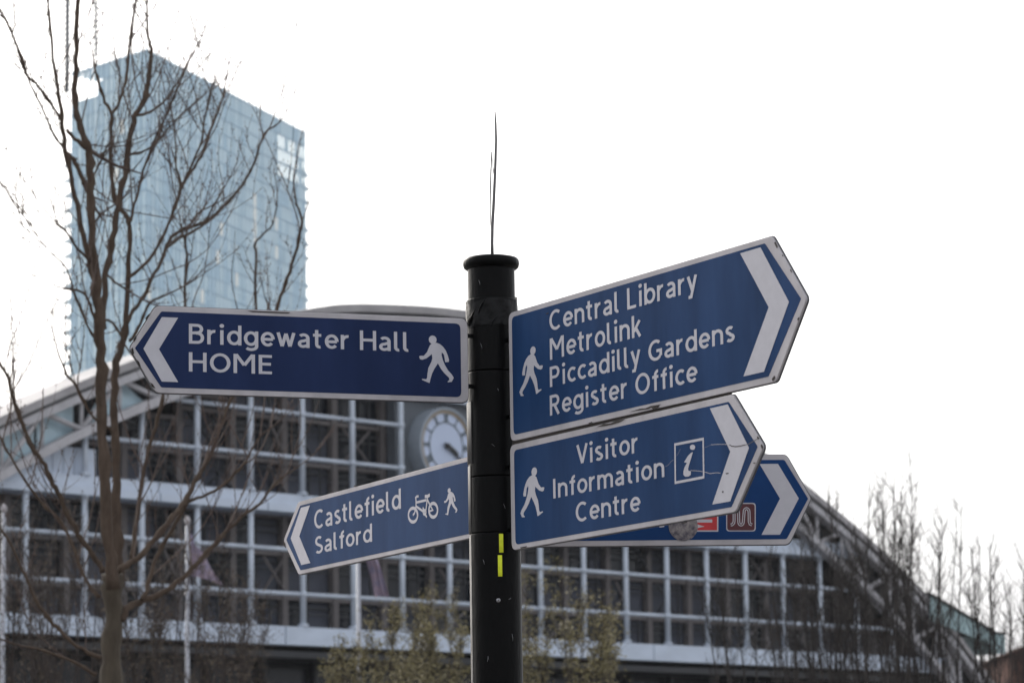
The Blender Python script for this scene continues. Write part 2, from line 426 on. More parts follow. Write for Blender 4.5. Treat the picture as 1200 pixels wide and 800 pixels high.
mb = MB(); disc(mb, CX, .30, .37, cz, 1.33, 1.465); mb.build('clock_ring', M['clock_gold'], clock)
mb = MB(); disc(mb, CX, .30, .34, cz, 0, 1.325); mb.build('clock_face', M['clock_face'], clock)
mb = MB(); disc(mb, CX, .342, .36, cz, .94, .98); mb.build('clock_ring', M['clock_dark'], clock)
for h in range(12):
    t = radians(90 - h * 30); mb = MB()
    nb = [3, 1, 2, 3, 3, 1, 2, 3, 4, 2, 1, 2][h]
    for j in range(nb):
        o_ = (j - (nb - 1) / 2) * .075
        dx, dz = cos(t), sin(t); px_, pz_ = -dz, dx
        mb.poly([fac(CX + dx * rr + px_ * (o_ + s_ * .024), .372, cz + dz * rr + pz_ * (o_ + s_ * .024)) for rr, s_ in ((1.0, -1), (1.29, -1), (1.29, 1), (1.0, 1))])
    for rr in (1.0, 1.27):
        mb.poly([fac(CX + dx * q + px_ * s_ * (nb * .04 + .03), .376, cz + dz * q + pz_ * s_ * (nb * .04 + .03)) for q, s_ in ((rr, -1), (rr + .03, -1), (rr + .03, 1), (rr, 1))])
    mb.build('numeral', M['clock_dark'], clock)
def hand(ang, L, wd, v):
    t = radians(90 - ang); dx, dz = cos(t), sin(t); mb = MB()
    pts = [(-.18, -wd * .6), (.1, -wd), (L * .7, -wd * .8), (L, 0), (L * .7, wd * .8), (.1, wd), (-.18, wd * .6)]
    mb.prism(lambda q, ww, s_: fac(CX + dx * q - dz * s_, ww, cz + dz * q + dx * s_), pts, v, v + .03)
    mb.build('clock_hand', M['clock_black'], clock)
hand(124, 1.08, .06, .40); hand(117, .72, .10, .44)
mb = MB(); disc(mb, CX, .38, .50, cz, 0, .11, 20); mb.build('clock_hub', M['clock_black'], clock)
# lean-to glazed wing on the right
wing = thing('glazed_wing', 'pale green glazed lean-to roof running down from the right end of the arched hall', 'building', fac(36, 0, 0))
for k in range(7):
    a = 31.0 + k * .84; b = a + .80
    za, zb = 12.15 - .31 * (a - 32), 12.15 - .31 * (b - 32)
    mb = MB(); mb.prism(fac, [(a, 11.3 - (a - 31) * .2), (b, 11.3 - (b - 31) * .2), (b, zb), (a, za)], 1.0, .95); mb.build('roof_pane', M['wing_glass'], wing)
mb = MB(); mb.prism(fac, [(31, 0), (37.3, 0), (37.3, 9.9), (32, 11.6), (31, 11.6)], -1.6, -8); mb.build('wing_wall', M['brick'], wing)
mb = MB(); mb.prism(fac, [(30.9, 12.60), (36.9, 10.74), (36.9, 10.61), (30.9, 12.47)], 1.1, -1.5); mb.build('roof_edge', M['dark_steel'], wing)
mb = MB(); mb.box(fac, (36.0, 1.2, 9.9), (36.7, -1.5, 10.8)); mb.build('plant_box', M['wing_glass'], wing)
mb = MB(); mb.box(fac, (35.9, 1.25, 10.81), (36.8, -1.6, 10.92)); mb.build('box_lid', M['dark_steel'], wing)
# brick building far right
B0 = at(1190, 770, 175)
bb = thing('brick_building', 'dark brown brick building at the far right edge behind the bare saplings', 'building', (B0.x, B0.y, 0))
mb = MB(); zt = at(1200, 757, 175).z; x0 = at(1186, 757, 175).x
mb.box(WORLD, (x0, 175, 0), (x0 + 30, 195, zt - .4)); mb.build('wall', M['brick'], bb)
mb = MB(); mb.prism(lambda u, w_, v: Vector((u, w_, v)), [(x0 - .3, zt - .4), (x0 + 30.3, zt - .4), (x0 + 27, zt + 2.2), (x0 + 3, zt + .9)], 174.7, 195.3); mb.build('roof', M['brick'], bb)
for k in range(5):
    mb = MB(); mb.box(WORLD, (x0 + 2 + k * 5, 174.96, 3), (x0 + 4 + k * 5, 174.9, 5.5)); mb.build('window', M['glass_dark'], bb)

# ------------------------------------------------------------------ tower
TC = at(172, 58, 685); TCx, TCy, ZT = TC.x, TC.y, TC.z
def atZ(x, y, Z):
    r_ = ray(x, y); return EYE + r_ * ((Z - EYE.z) / r_.z)
TR = atZ(357, 155, ZT); TL = atZ(85, 86, ZT)
dR = Vector((TR.x - TCx, TR.y - TCy, 0)); dL = Vector((TL.x - TCx, TL.y - TCy, 0)); LR, LL = dR.length, dL.length; dR.normalize(); dL.normalize()
nR = Vector((dR.y, -dR.x, 0)); nL = Vector((-dL.y, dL.x, 0))
def tr(u, v, z): return Vector((TCx, TCy, 0)) + dR * u + nR * v + Vector((0, 0, z))
def tl(u, v, z): return Vector((TCx, TCy, 0)) + dL * u + nL * v + Vector((0, 0, z))
tower = thing('glass_tower', 'tall pale blue glass skyscraper with serrated edges behind the bare tree', 'skyscraper', (TCx, TCy, 0))
FH = 3.42; nfl = int((ZT - 4) / FH)
mb = MB(); c0 = Vector((TCx, TCy, 0)) - nR * .6 - nL * .6
q = [c0 + dL * (LL - 3), c0, c0 + dR * (LR - 1.5), c0 + dR * (LR - 1.5) + dL * (LL - 3)]
mb.prism(lambda u, w_, v: Vector((u, w_, v)), [(0, 0)] * 0 or [(0, 0), (1, 0), (1, 1)], 0, 0) if False else None
ztop = ZT - 15.5
mb.raw([(p.x, p.y, 0) for p in q] + [(p.x, p.y, ztop) for p in q], [(0, 1, 5, 4), (1, 2, 6, 5), (2, 3, 7, 6), (3, 0, 4, 7), (4, 5, 6, 7)])
mb.build('core', M['tower_core'], tower)
rt = random.Random(11)
for nm_, fr, L, cols in (('right', tr, LR, 42), ('left', tl, LL, 14)):
    mbp = MB(); st = L / cols
    for i in range(cols):
        colk = rt.choice([0, 0, 1, 2, 1])
        for j in range(nfl + 1):
            z1 = ZT - .3 - j * FH; z0 = z1 - FH + .25
            if z0 < 2: continue
            if nm_ == 'left' and j in (0, 1) and i >= 9:       # open corner under the crown
                if j == 0: z0 = z1 - .6 - (13 - i) * .7
                else: continue
            k = colk if rt.random() < .7 else rt.choice([0, 1, 2])
            if j > 2 and rt.random() < .012: k = 3
            if nm_ == 'right' and 1 <= j <= 3 and i > 33: k = 4 if rt.random() < (.92 if j < 3 else .6) else 1
            if nm_ == 'right' and 7 <= j <= 9 and 24 < i < 36 and i % 3 == 0: k = 3 if rt.random() < .5 else 1
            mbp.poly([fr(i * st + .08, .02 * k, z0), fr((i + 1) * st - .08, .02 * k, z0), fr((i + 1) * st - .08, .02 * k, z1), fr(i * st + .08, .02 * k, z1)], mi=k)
    o = mbp.build('curtain_wall', [M['tower_a'], M['tower_b'], M['tower_c'], M['tower_white'], M['tower_clear']], tower); o['kind'] = 'stuff'
    for j in range(nfl + 1):
        z = ZT - .3 - j * FH
        mb = MB(); Lx = L if not (nm_ == 'left' and j in (1,)) else L * .57
        mb.box(fr, (0, .14, z), (Lx, -.5, z + .25)); mb.build('floor_line', M['tower_line'], tower)
    mbm = MB()
    for i in range(0, cols + 1):
        top = ZT + .4; 
        if nm_ == 'left' and i > 9:
            mbm.box(fr, (i * st - .09, .2, 2), (i * st + .09, -.1, ZT - .3 - 2 * FH)); mbm.box(fr, (i * st - .09, .2, ZT - .6), (i * st + .09, -.1, top))
        else: mbm.box(fr, (i * st - .09, .2, 2), (i * st + .09, -.1, top))
    o = mbm.build('mullions', M['tower_line'], tower); o['kind'] = 'stuff'
# serrated edges: a fin at every floor
for j in range(3, nfl - 1):
    z = ZT - .3 - j * FH
    if j not in (6, 10):
        mb = MB(); mb.prism(tr, [(LR - .2, z), (LR + 3.6, z + .15), (LR + 3.6, z + .4), (LR - .2, z + 1.6)], -.3, -2.2); mb.build('edge_fin', M['tower_fin'], tower)
    if j > 5:
        mb = MB(); mb.prism(tl, [(LL - .3, z - .9), (LL + 4.2, z + .1), (LL + 4.2, z + .3), (LL - .3, z + 1.2)], -.3, -2.2); mb.build('edge_fin', M['tower_fin'], tower)
# masts on the roof corner
def mast(px, py0, label, wd, cat='mast'):
    Y = TL.y - 3; base = at(px, py0, Y); top = at(px + 1, -60, Y)
    t = thing('roof_mast', label, cat, (base.x, base.y, base.z), 'masts on the glass tower')
    for sx, sy in ((-1, -1), (1, -1), (1, 1), (-1, 1)):
        mb = MB(); mb.tube([(base.x + sx * wd, base.y + sy * wd, base.z), (top.x + sx * wd, top.y + sy * wd, top.z)], .08 + wd * .3, 4); mb.build('mast_leg', M['mast'], t)
    mb = MB(); n_ = int((top.z - base.z) / 1.3); mb.tube([base, top], wd * .75, 6)
    for k in range(n_):
        z = base.z + k * 1.3; x = base.x + (top.x - base.x) * k / n_
        mb.tube([(x - wd - .75, base.y, z), (x + wd + .75, base.y, z + .45)], .17, 4)
        mb.tube([(x - wd, base.y - wd, z), (x + wd, base.y - wd, z + 1.3)], .06, 4)
    mb.build('mast_lattice', M['mast'], t)
mast(78.5, 108, 'lattice mast rising from the left corner of the glass tower, the nearer of two', .30)
mast(112, 66, 'thinner lattice mast on the glass tower roof right of the corner mast', .16)

# ------------------------------------------------------------------ flagpoles
def flagpole(px, ytop, label, flag=None, Y=58, rad=.045):
    b = at(px, 800, Y); tp = at(px - (800 - ytop) * .008, ytop, Y)
    t = thing('flagpole', label, 'flagpole', (b.x, Y, 0), 'flagpoles in front of the hall')
    mb = MB(); mb.tube([(tp.x, Y, 0), (tp.x, Y, tp.z)], [rad, rad * .8], 10); mb.build('pole', M['pole_white'], t)
    mb = MB(); mb.lathe(tp.x, Y, [(0.001, tp.z + .16), (.04, tp.z + .12), (.06, tp.z + .07), (.05, tp.z + .01), (.001, tp.z)], 12); mb.build('finial', M['sign_white'], t)
    mb = MB(); mb.lathe(tp.x, Y, [(.3, 0), (.3, .05), (.12, .07), (.1, .3)], 12); mb.build('base', M['pole_white'], t)
    if flag:
        mb = MB(); vs = []; n1, n2 = 9, 12
        for i in range(n1):
            for j in range(n2):
                s_, q_ = i / (n1 - 1), j / (n2 - 1)
                top_, bot = flag[:2]
                x = tp.x + .04 + s_ * bot[0] * (.35 + .65 * q_) + .03 * sin(9 * s_ + 3 * q_); z = tp.z - .15 - s_ * bot[1] * (.7) - q_ * top_ * (1 - .25 * s_)
                vs.append((x, Y + .10 * sin(7 * s_ + 2.5 * q_) * (s_ + .1) , z))
        fs = [(i * n2 + j, (i + 1) * n2 + j, (i + 1) * n2 + j + 1, i * n2 + j + 1) for i in range(n1 - 1) for j in range(n2 - 1)]
        mb.raw(vs, fs, True)
        fo = mb.build('flag', M['flag_pink'], None, origin=(tp.x, Y, tp.z - 1))
        tag(fo, flag[2] if len(flag) > 2 else 'flag', 'flag', 'limp flags on the flagpoles')
flagpole(221, 614, 'white flagpole left of the signpost, ball finial visible beside the bare tree', (.75, (.62, .55), 'limp pinkish flag hanging from the pole left of the Castlefield sign'))
flagpole(421, 655, 'white flagpole whose top is hidden behind the Castlefield sign', None)
flagpole(6, 600, 'white flagpole at the far left edge among brown twigs', None)
# bunched flag on the second pole
b = at(421, 655, 58); mb = MB(); vs = []; n1, n2 = 10, 9
for i in range(n1):
    for j in range(n2):
        t_ = i / (n1 - 1); q_ = j / (n2 - 1) - .5
        p = at(434 + 14 * t_ ** .8 + q_ * (13 + 4 * t_), 650 + 48 * t_ + 4 * abs(q_), 58)
        vs.append((p.x, 58 + .06 * sin(16 * q_ + 3 * t_), p.z))
mb.raw(vs, [(i * n2 + j, (i + 1) * n2 + j, (i + 1) * n2 + j + 1, i * n2 + j + 1) for i in range(n1 - 1) for j in range(n2 - 1)], True)
p0 = at(422, 650, 58); mb.tube([p0, at(434, 652, 58)], .012, 4); 
tag(mb.build('flag', M['flag_pink'], None, origin=(b.x, 58, b.z)), 'bunched pink flag hanging just below the Castlefield sign', 'flag', 'limp flags on the flagpoles')

# ------------------------------------------------------------------ signpost
PX, PY = -.055, 8.9
def pz(y): return at(578, y, PY).z
post = thing('signpost', 'round glossy black signpost carrying blue finger signs', 'signpost', (PX, PY, 0))
def lat(prof, name, m_='pole', par=post, a0=0, a1=2 * pi, n=64, r_=1):
    mb = MB(); mb.lathe(PX, PY, prof, n, a0, a1); return mb.build(name, M[m_], par)
zt, z350 = pz(302), pz(352)
lat([(.0655, z350 - .02), (.0655, zt - .02)], 'neck')
zc = zt
lat([(.0655, zc - .034), (.071, zc - .033), (.0765, zc - .028), (.0790, zc - .018), (.0775, zc - .008), (.073, zc - .003), (.06, zc), (.03, zc + .003), (.001, zc + .004)], 'cap')
segs = [(352, 437), (437, 560), (560, 626)]
for a, b in segs:
    za, zb = pz(a) - .001, pz(b) + .0012
    lat([(.0655, zb), (.0695, zb), (.0705, zb + .0012), (.0705, zb + .003), (.0705, za - .003), (.0705, za - .0012), (.0695, za), (.0655, za)], 'collar')
lat([(.0655, pz(626)), (.0695, pz(626)), (.0703, pz(626) - .0012), (.0703, pz(626) - .004), (.0703, .3), (.0703, .02)], 'lower_tube')
lat([(.0702, .30), (.085, .29), (.088, .0)], 'base_sleeve')
# raised grey strips along the left side
def sector(y0, y1, a0, a1, rr, name='edge_strip', m_='pole_strip'):
    z1, z0 = pz(y0), pz(y1); mb = MB()
    mb.lathe(PX, PY, [(.0695, z0), (rr, z0 + .001), (rr, z1 - .001), (.0695, z1)], 10, radians(a0), radians(a1))
    for a in (a0, a1):
        t = radians(a); mb.poly([(PX + q * cos(t), PY + q * sin(t), z) for q, z in ((.0695, z0), (rr, z0), (rr, z1), (.0695, z1))])
    return mb.build(name, M[m_], post)
sector(472, 544, 172, 213, .0735)
sector(546, 625, 172, 205, .0725)
sector(627, 1100, 172, 203, .0715)
# tape wrapped below the cap, uneven folds
mb = MB(); n_ = 72; zA, zB = pz(352), pz(384); rows = 7; vs = []
rt2 = random.Random(5)
for i in range(rows):
    for k in range(n_):
        t = 2 * pi * k / n_; f = i / (rows - 1)
        skew = .010 * sin(t * 1.0 + .6) + .006 * sin(3 * t)
        vs.append((PX + (.0715 + .0012 * sin(t * 9 + f * 5) + .001 * rt2.random()) * cos(t), PY + (.0715 + .0012 * sin(t * 9 + f * 5) + .001 * rt2.random()) * sin(t), zB + (zA - zB) * f + skew * (1 if i else .3)))
mb.raw(vs, [(i * n_ + k, i * n_ + (k + 1) % n_, (i + 1) * n_ + (k + 1) % n_, (i + 1) * n_ + k) for i in range(rows - 1) for k in range(n_)], True)
mb.build('tape_band', M['tape'], post)
for k, (a, ya, yb) in enumerate(((202, 384, 372), (208, 386, 370), (214, 384, 366), (240, 372, 355), (268, 386, 374))):
    mb = MB(); pts = []
    for j in range(7):
        f = j / 6; t = radians(a + 16 * f); rr = .0735 + .001 * sin(pi * f); z = pz(ya) + (pz(yb) - pz(ya)) * f ** .7
        pts.append((PX + rr * cos(t), PY + rr * sin(t), z))
    mb.tube(pts, [.0006, .0016, .002, .002, .0018, .0014, .0006], 6); mb.build('tape_fold', M['tape'], post)
# reflectors and screw
def onpost(px, py, rr=.0712):
    r_ = ray(px, py); o = Vector((PX, PY, 0)); dx, dy = r_.x, r_.y; ox, oy = EYE.x - PX, EYE.y - PY
    A = dx * dx + dy * dy; B_ = 2 * (ox * dx + oy * dy); Cc = ox * ox + oy * oy - rr * rr
    k = (-B_ - sqrt(max(0, B_ * B_ - 4 * A * Cc))) / (2 * A); return EYE + r_ * k
for nm_, (y0, y1), x in (('reflector', (625, 647), 587.3), ('reflector', (650, 675), 586.0)):
    p = onpost(x, (y0 + y1) / 2); t = atan2(p.y - PY, p.x - PX); mb = MB(); w_ = radians(4.6)
    mb.lathe(PX, PY, [(.0706, onpost(x, y1).z), (.0722, onpost(x, y1).z + .0015), (.0722, onpost(x, y0).z - .0015), (.0706, onpost(x, y0).z)], 4, t - w_, t + w_)
    for a in (t - w_, t + w_):
        mb.poly([(PX + q * cos(a), PY + q * sin(a), z) for q, z in ((.0706, onpost(x, y1).z), (.0722, onpost(x, y1).z + .001), (.0722, onpost(x, y0).z - .001), (.0706, onpost(x, y0).z))])
    mb.build(nm_, M['yellow'], post)
p = onpost(584, 703); nrm = Vector((p.x - PX, p.y - PY, 0)).normalized()
mb = MB(); mb.tube([p - nrm * .002, p + nrm * .002, p + nrm * .0035], [.0062, .0062, .0035], 14); scr = mb.build('screw', M['screw'], post)
mb = MB(); mb.tube([p + nrm * .0034, p + nrm * .0038], [.0016, .0012], 8); mb.build('screw_socket', M['interior'], scr)
for k, (x, y, x2, y2, r_) in enumerate(((566, 655, 567.5, 661, .0007), (596, 702, 599, 700, .0006), (572, 768, 571, 775, .0008), (590, 590, 592, 596, .0006), (563, 402, 565, 409, .0006), (583, 455, 584, 458, .0009), (576, 520, 580, 523, .0005), (600, 742, 601, 751, .0006), (561, 328, 562.5, 334, .0006))):
    mb = MB(); mb.tube([onpost(x, y, .0712 if y > 350 else .0661), onpost((x + x2) / 2 + .4, (y + y2) / 2, .0712 if y > 350 else .0661), onpost(x2, y2, .0712 if y > 350 else .0661)], [r_ * .5, r_, r_ * .4], 5); mb.build('scuff', M['screw'], post)
# wire on top: long curved strand and the thin loop beside it
def wp(l, Y): return [at(x, y, Y) for x, y in l]
mb = MB(); mb.tube(wp([(577, 303), (576.6, 285), (577, 265), (578.4, 240), (579.6, 215), (580.6, 190), (581.3, 165), (580.9, 145), (580, 131)], 8.9), [.0046, .0044, .0043, .0042, .0040, .0038, .0034, .0028, .0018], 8)
wire = mb.build('wire_strand', M['wire'], post)
mb = MB(); mb.tube(wp([(579.8, 214), (577.6, 196), (576.3, 178), (575.3, 200), (574.6, 225), (574.4, 245), (575.0, 262), (576.6, 283)], 8.905), [.0008, .0012, .0017, .0020, .0020, .0017, .0011, .0008], 6)
mb.build('wire_loop', M['wire'], post)

# ---------- lettering as strokes
def arc(cx, cy, rx, ry, a0, a1, n=12):
    return [(cx + rx * cos(radians(a0 + (a1 - a0) * i / n)), cy + ry * sin(radians(a0 + (a1 - a0) * i / n))) for i in range(n + 1)]
SW = .142; H_ = SW / 2; XH = .735; RY = XH / 2 - H_; CYx = XH / 2
def bowl(cx=.305, rx=.225): return ('c', arc(cx, CYx, rx, RY, 0, 345, 23))
G = {
 'a': (.56, [('o', arc(.255, XH - .25, .185, .25 - H_, 142, 0) + [(.44, 0)]), ('o', [(.44, .42)] + arc(.235, .205, .165, .205 - H_ + .005, 88, 272) + [(.44, .13)])]),
 'b': (.62, [('o', [(H_, 0), (H_, 1)]), bowl(.315, .235)]),
 'c': (.52, [('o', arc(.31, CYx, .235, RY, 48, 312, 18))]),
 'd': (.62, [('o', [(.545, 0), (.545, 1)]), bowl(.305, .235)]),
 'e': (.60, [('o', [(.10, CYx - .005), (.53, CYx - .005)]), ('o', arc(.305, CYx, .232, RY, 0, 318, 20))]),
 'f': (.38, [('o', [(.19, 0), (.19, .74)] + arc(.345, .76, .155, .165, 180, 88)), ('o', [(.02, XH - .07), (.36, XH - .07)])]),
 'g': (.62, [('o', [(.545, XH), (.545, .0)] + arc(.31, -.02, .235, .165, 0, -145)), bowl(.305, .235)]),
 'i': (.24, [('o', [(.12, 0), (.12, XH)]), ('d', (.12, .95, .098))]),
 'k': (.53, [('o', [(H_, 0), (H_, 1)]), ('o', [(.12, .27), (.45, XH)]), ('o', [(.23, .42), (.47, 0)])]),
 'l': (.30, [('o', [(H_, 1), (H_, .19)] + arc(.195, .19, .12, .125, 180, 285, 8))]),
 'm': (.95, [('o', [(H_, 0), (H_, XH)]), ('o', arc(.27, .44, .185, .44 - .22, 155, 0) + [(.455, 0)]), ('o', arc(.655, .44, .195, .22, 155, 0) + [(.85, 0)])]),
 'n': (.60, [('o', [(H_, 0), (H_, XH)]), ('o', arc(.295, .44, .215, .22, 155, 0) + [(.51, 0)])]),
 'o': (.62, [bowl(.31, .235)]),
 'r': (.40, [('o', [(H_, 0), (H_, XH)]), ('o', arc(.31, .42, .225, .24, 165, 82))]),
 's': (.49, [('o', arc(.24, XH - .2, .155, .2 - H_, 38, 255, 12) + arc(.245, .2, .165, .2 - H_, 75, -148, 12))]),
 't': (.41, [('o', [(.16, .93), (.16, .20)] + arc(.29, .2, .13, .13, 180, 285)), ('o', [(.0, XH - .07), (.36, XH - .07)])]),
 'w': (.80, [('o', [(.05, XH), (.22, .04), (.39, XH - .05), (.56, .04), (.73, XH)])]),
 'y': (.54, [('o', [(.05, XH), (.27, .05)]), ('o', [(.47, XH), (.20, -.22), (.06, -.22)])]),
 'B': (.68, [('o', [(H_, 0), (H_, 1)]), ('o', [(H_, 1 - H_), (.32, 1 - H_)] + arc(.36, .745, .175, .255 - H_, 90, -90) + [(H_, .535)]), ('o', [(.3, .535)] + arc(.37, .305, .205, .23, 90, -90) + [(H_, H_)])]),
 'C': (.76, [('o', arc(.41, .5, .33, .425, 50, 310, 22))]),
 'E': (.60, [('o', [(.54, 1 - H_), (H_, 1 - H_), (H_, H_), (.54, H_)]), ('o', [(H_, .52), (.50, .52)])]),
 'G': (.80, [('o', arc(.42, .5, .34, .425, 52, 318, 22) + [(.70, .20), (.70, .46)]), ('o', [(.46, .46), (.775, .46)])]),
 'H': (.74, [('o', [(H_, 0), (H_, 1)]), ('o', [(.64, 0), (.64, 1)]), ('o', [(H_, .52), (.64, .52)])]),
 'I': (.24, [('o', [(.11, 0), (.11, 1)])]),
 'L': (.54, [('o', [(H_, 1), (H_, H_), (.50, H_)])]),
 'M': (.92, [('o', [(H_, 0), (H_, 1)]), ('o', [(.80, 0), (.80, 1)]), ('o', [(.10, .98), (.437, .42), (.775, .98)])]),
 'O': (.86, [('c', arc(.42, .5, .345, .43, 0, 345, 23))]),
 'P': (.64, [('o', [(H_, 0), (H_, 1)]), ('o', [(H_, 1 - H_), (.32, 1 - H_)] + arc(.33, .695, .20, .305 - H_, 90, -90) + [(H_, .465)])]),
 'R': (.66, [('o', [(H_, 0), (H_, 1)]), ('o', [(H_, 1 - H_), (.32, 1 - H_)] + arc(.33, .715, .20, .285 - H_, 90, -90) + [(H_, .505)]), ('o', [(.29, .50), (.55, 0)])]),
 'S': (.62, [('o', arc(.30, .72, .20, .28 - H_, 40, 250, 12) + arc(.31, .27, .215, .27 - H_, 75, -145, 12))]),
 'V': (.66, [('o', [(.05, 1), (.33, .06), (.61, 1)])]),
}
def text_mesh(mb, fr, s, u0, u1, v, cap, off):
    tot = 0; gaps = .10
    for ch in s: tot += (.34 if ch == ' ' else G[ch][0] + gaps)
    tot -= gaps; k = (u1 - u0) / tot; x = 0; lay = 0
    sgn = 1
    for ch in s:
        if ch == ' ': x += .34; continue
        adv, st = G[ch]
        for idx, q in enumerate(st):
            # stroke ribbons in letter space, mapped to the board; each stroke 0.1 mm above the last
            sub = (lambda a, o_, b, x=x: fr(u0 + (x + a) * k, o_, v + b * cap))
            if q[0] == 'd':
                cx, cy, r_ = q[1]; mb.poly([sub(cx + r_ * cos(2 * pi * j / 18) * (cap / k if False else 1), off + .0001 * idx, cy + r_ * sin(2 * pi * j / 18)) for j in range(18)])
            elif q[0] == 'c': mb.strip(sub, q[1], SW, off + .0001 * idx, True)
            else:
                run = [q[1][0]]; lay = 0
                for j in range(1, len(q[1])):
                    run.append(q[1][j])
                    if j < len(q[1]) - 1:
                        d1 = Vector(q[1][j]) - Vector(q[1][j - 1]); d2 = Vector(q[1][j + 1]) - Vector(q[1][j])
                        if d1.length > 1e-6 and d2.length > 1e-6 and d1.angle(d2) > 1.75: mb.strip(sub, run, SW, off + .0001 * idx + .00005 * lay); run = [q[1][j]]; lay += 1
                mb.strip(sub, run, SW, off + .0001 * idx + .00005 * lay)
        x += adv + gaps
PERSON = [(240,205),(300,190),(345,205),(390,240),(425,290),(450,350),(468,415),(462,442),(415,445),(411,405),(400,345),(372,315),(368,350),(385,420),(410,480),(450,550),(505,610),(528,650),(500,705),(445,712),(448,698),(470,680),(465,650),(410,600),(360,540),(318,465),(270,540),(240,600),(215,680),(205,730),(185,725),(100,690),(108,678),(160,682),(172,660),(178,600),(190,530),(230,450),(245,400),(238,345),(215,365),(165,405),(110,425),(80,418),(68,380),(90,372),(130,372),(175,320),(200,260),(215,225)]
def person_mesh(mb, fr, ua, ub, v0, v1, off, mirror):
    f = lambda x, y: (((528 - x) if mirror else (x - 68)) / 460, (730 - y) / 630)
    P = [f(x, y) for x, y in PERSON]
    if mirror: P = P[::-1]
    mb.poly([fr(ua + (ub - ua) * a, off, v0 + (v1 - v0) * b) for a, b in P])
    cx, cy = f(252, 152)
    mb.poly([fr(ua + (ub - ua) * (cx + 52 / 460 * cos(2 * pi * j / 20)), off + .00012, v0 + (v1 - v0) * (cy + 56 / 630 * sin(2 * pi * j / 20))) for j in range(20)])

def rounded(pts, rad, n=5):
    """polygon with corners rounded; rad per corner"""
    out = []; N = len(pts)
    for i in range(N):
        p = Vector(pts[i]); a = (Vector(pts[i - 1]) - p); b = (Vector(pts[(i + 1) % N]) - p)
        r_ = rad[i] if hasattr(rad, '__len__') else rad
        if r_ <= 0: out.append(tuple(p)); continue
        an, bn = a.normalized(), b.normalized(); ang = an.angle(bn); t = min(r_ / math.tan(ang / 2), a.length * .45, b.length * .45)
        p1, p2 = p + an * t, p + bn * t
        for j in range(n + 1):
            s_ = j / n; out.append(tuple(p1 * (1 - s_) ** 2 + p * 2 * s_ * (1 - s_) + p2 * s_ ** 2))
    return out

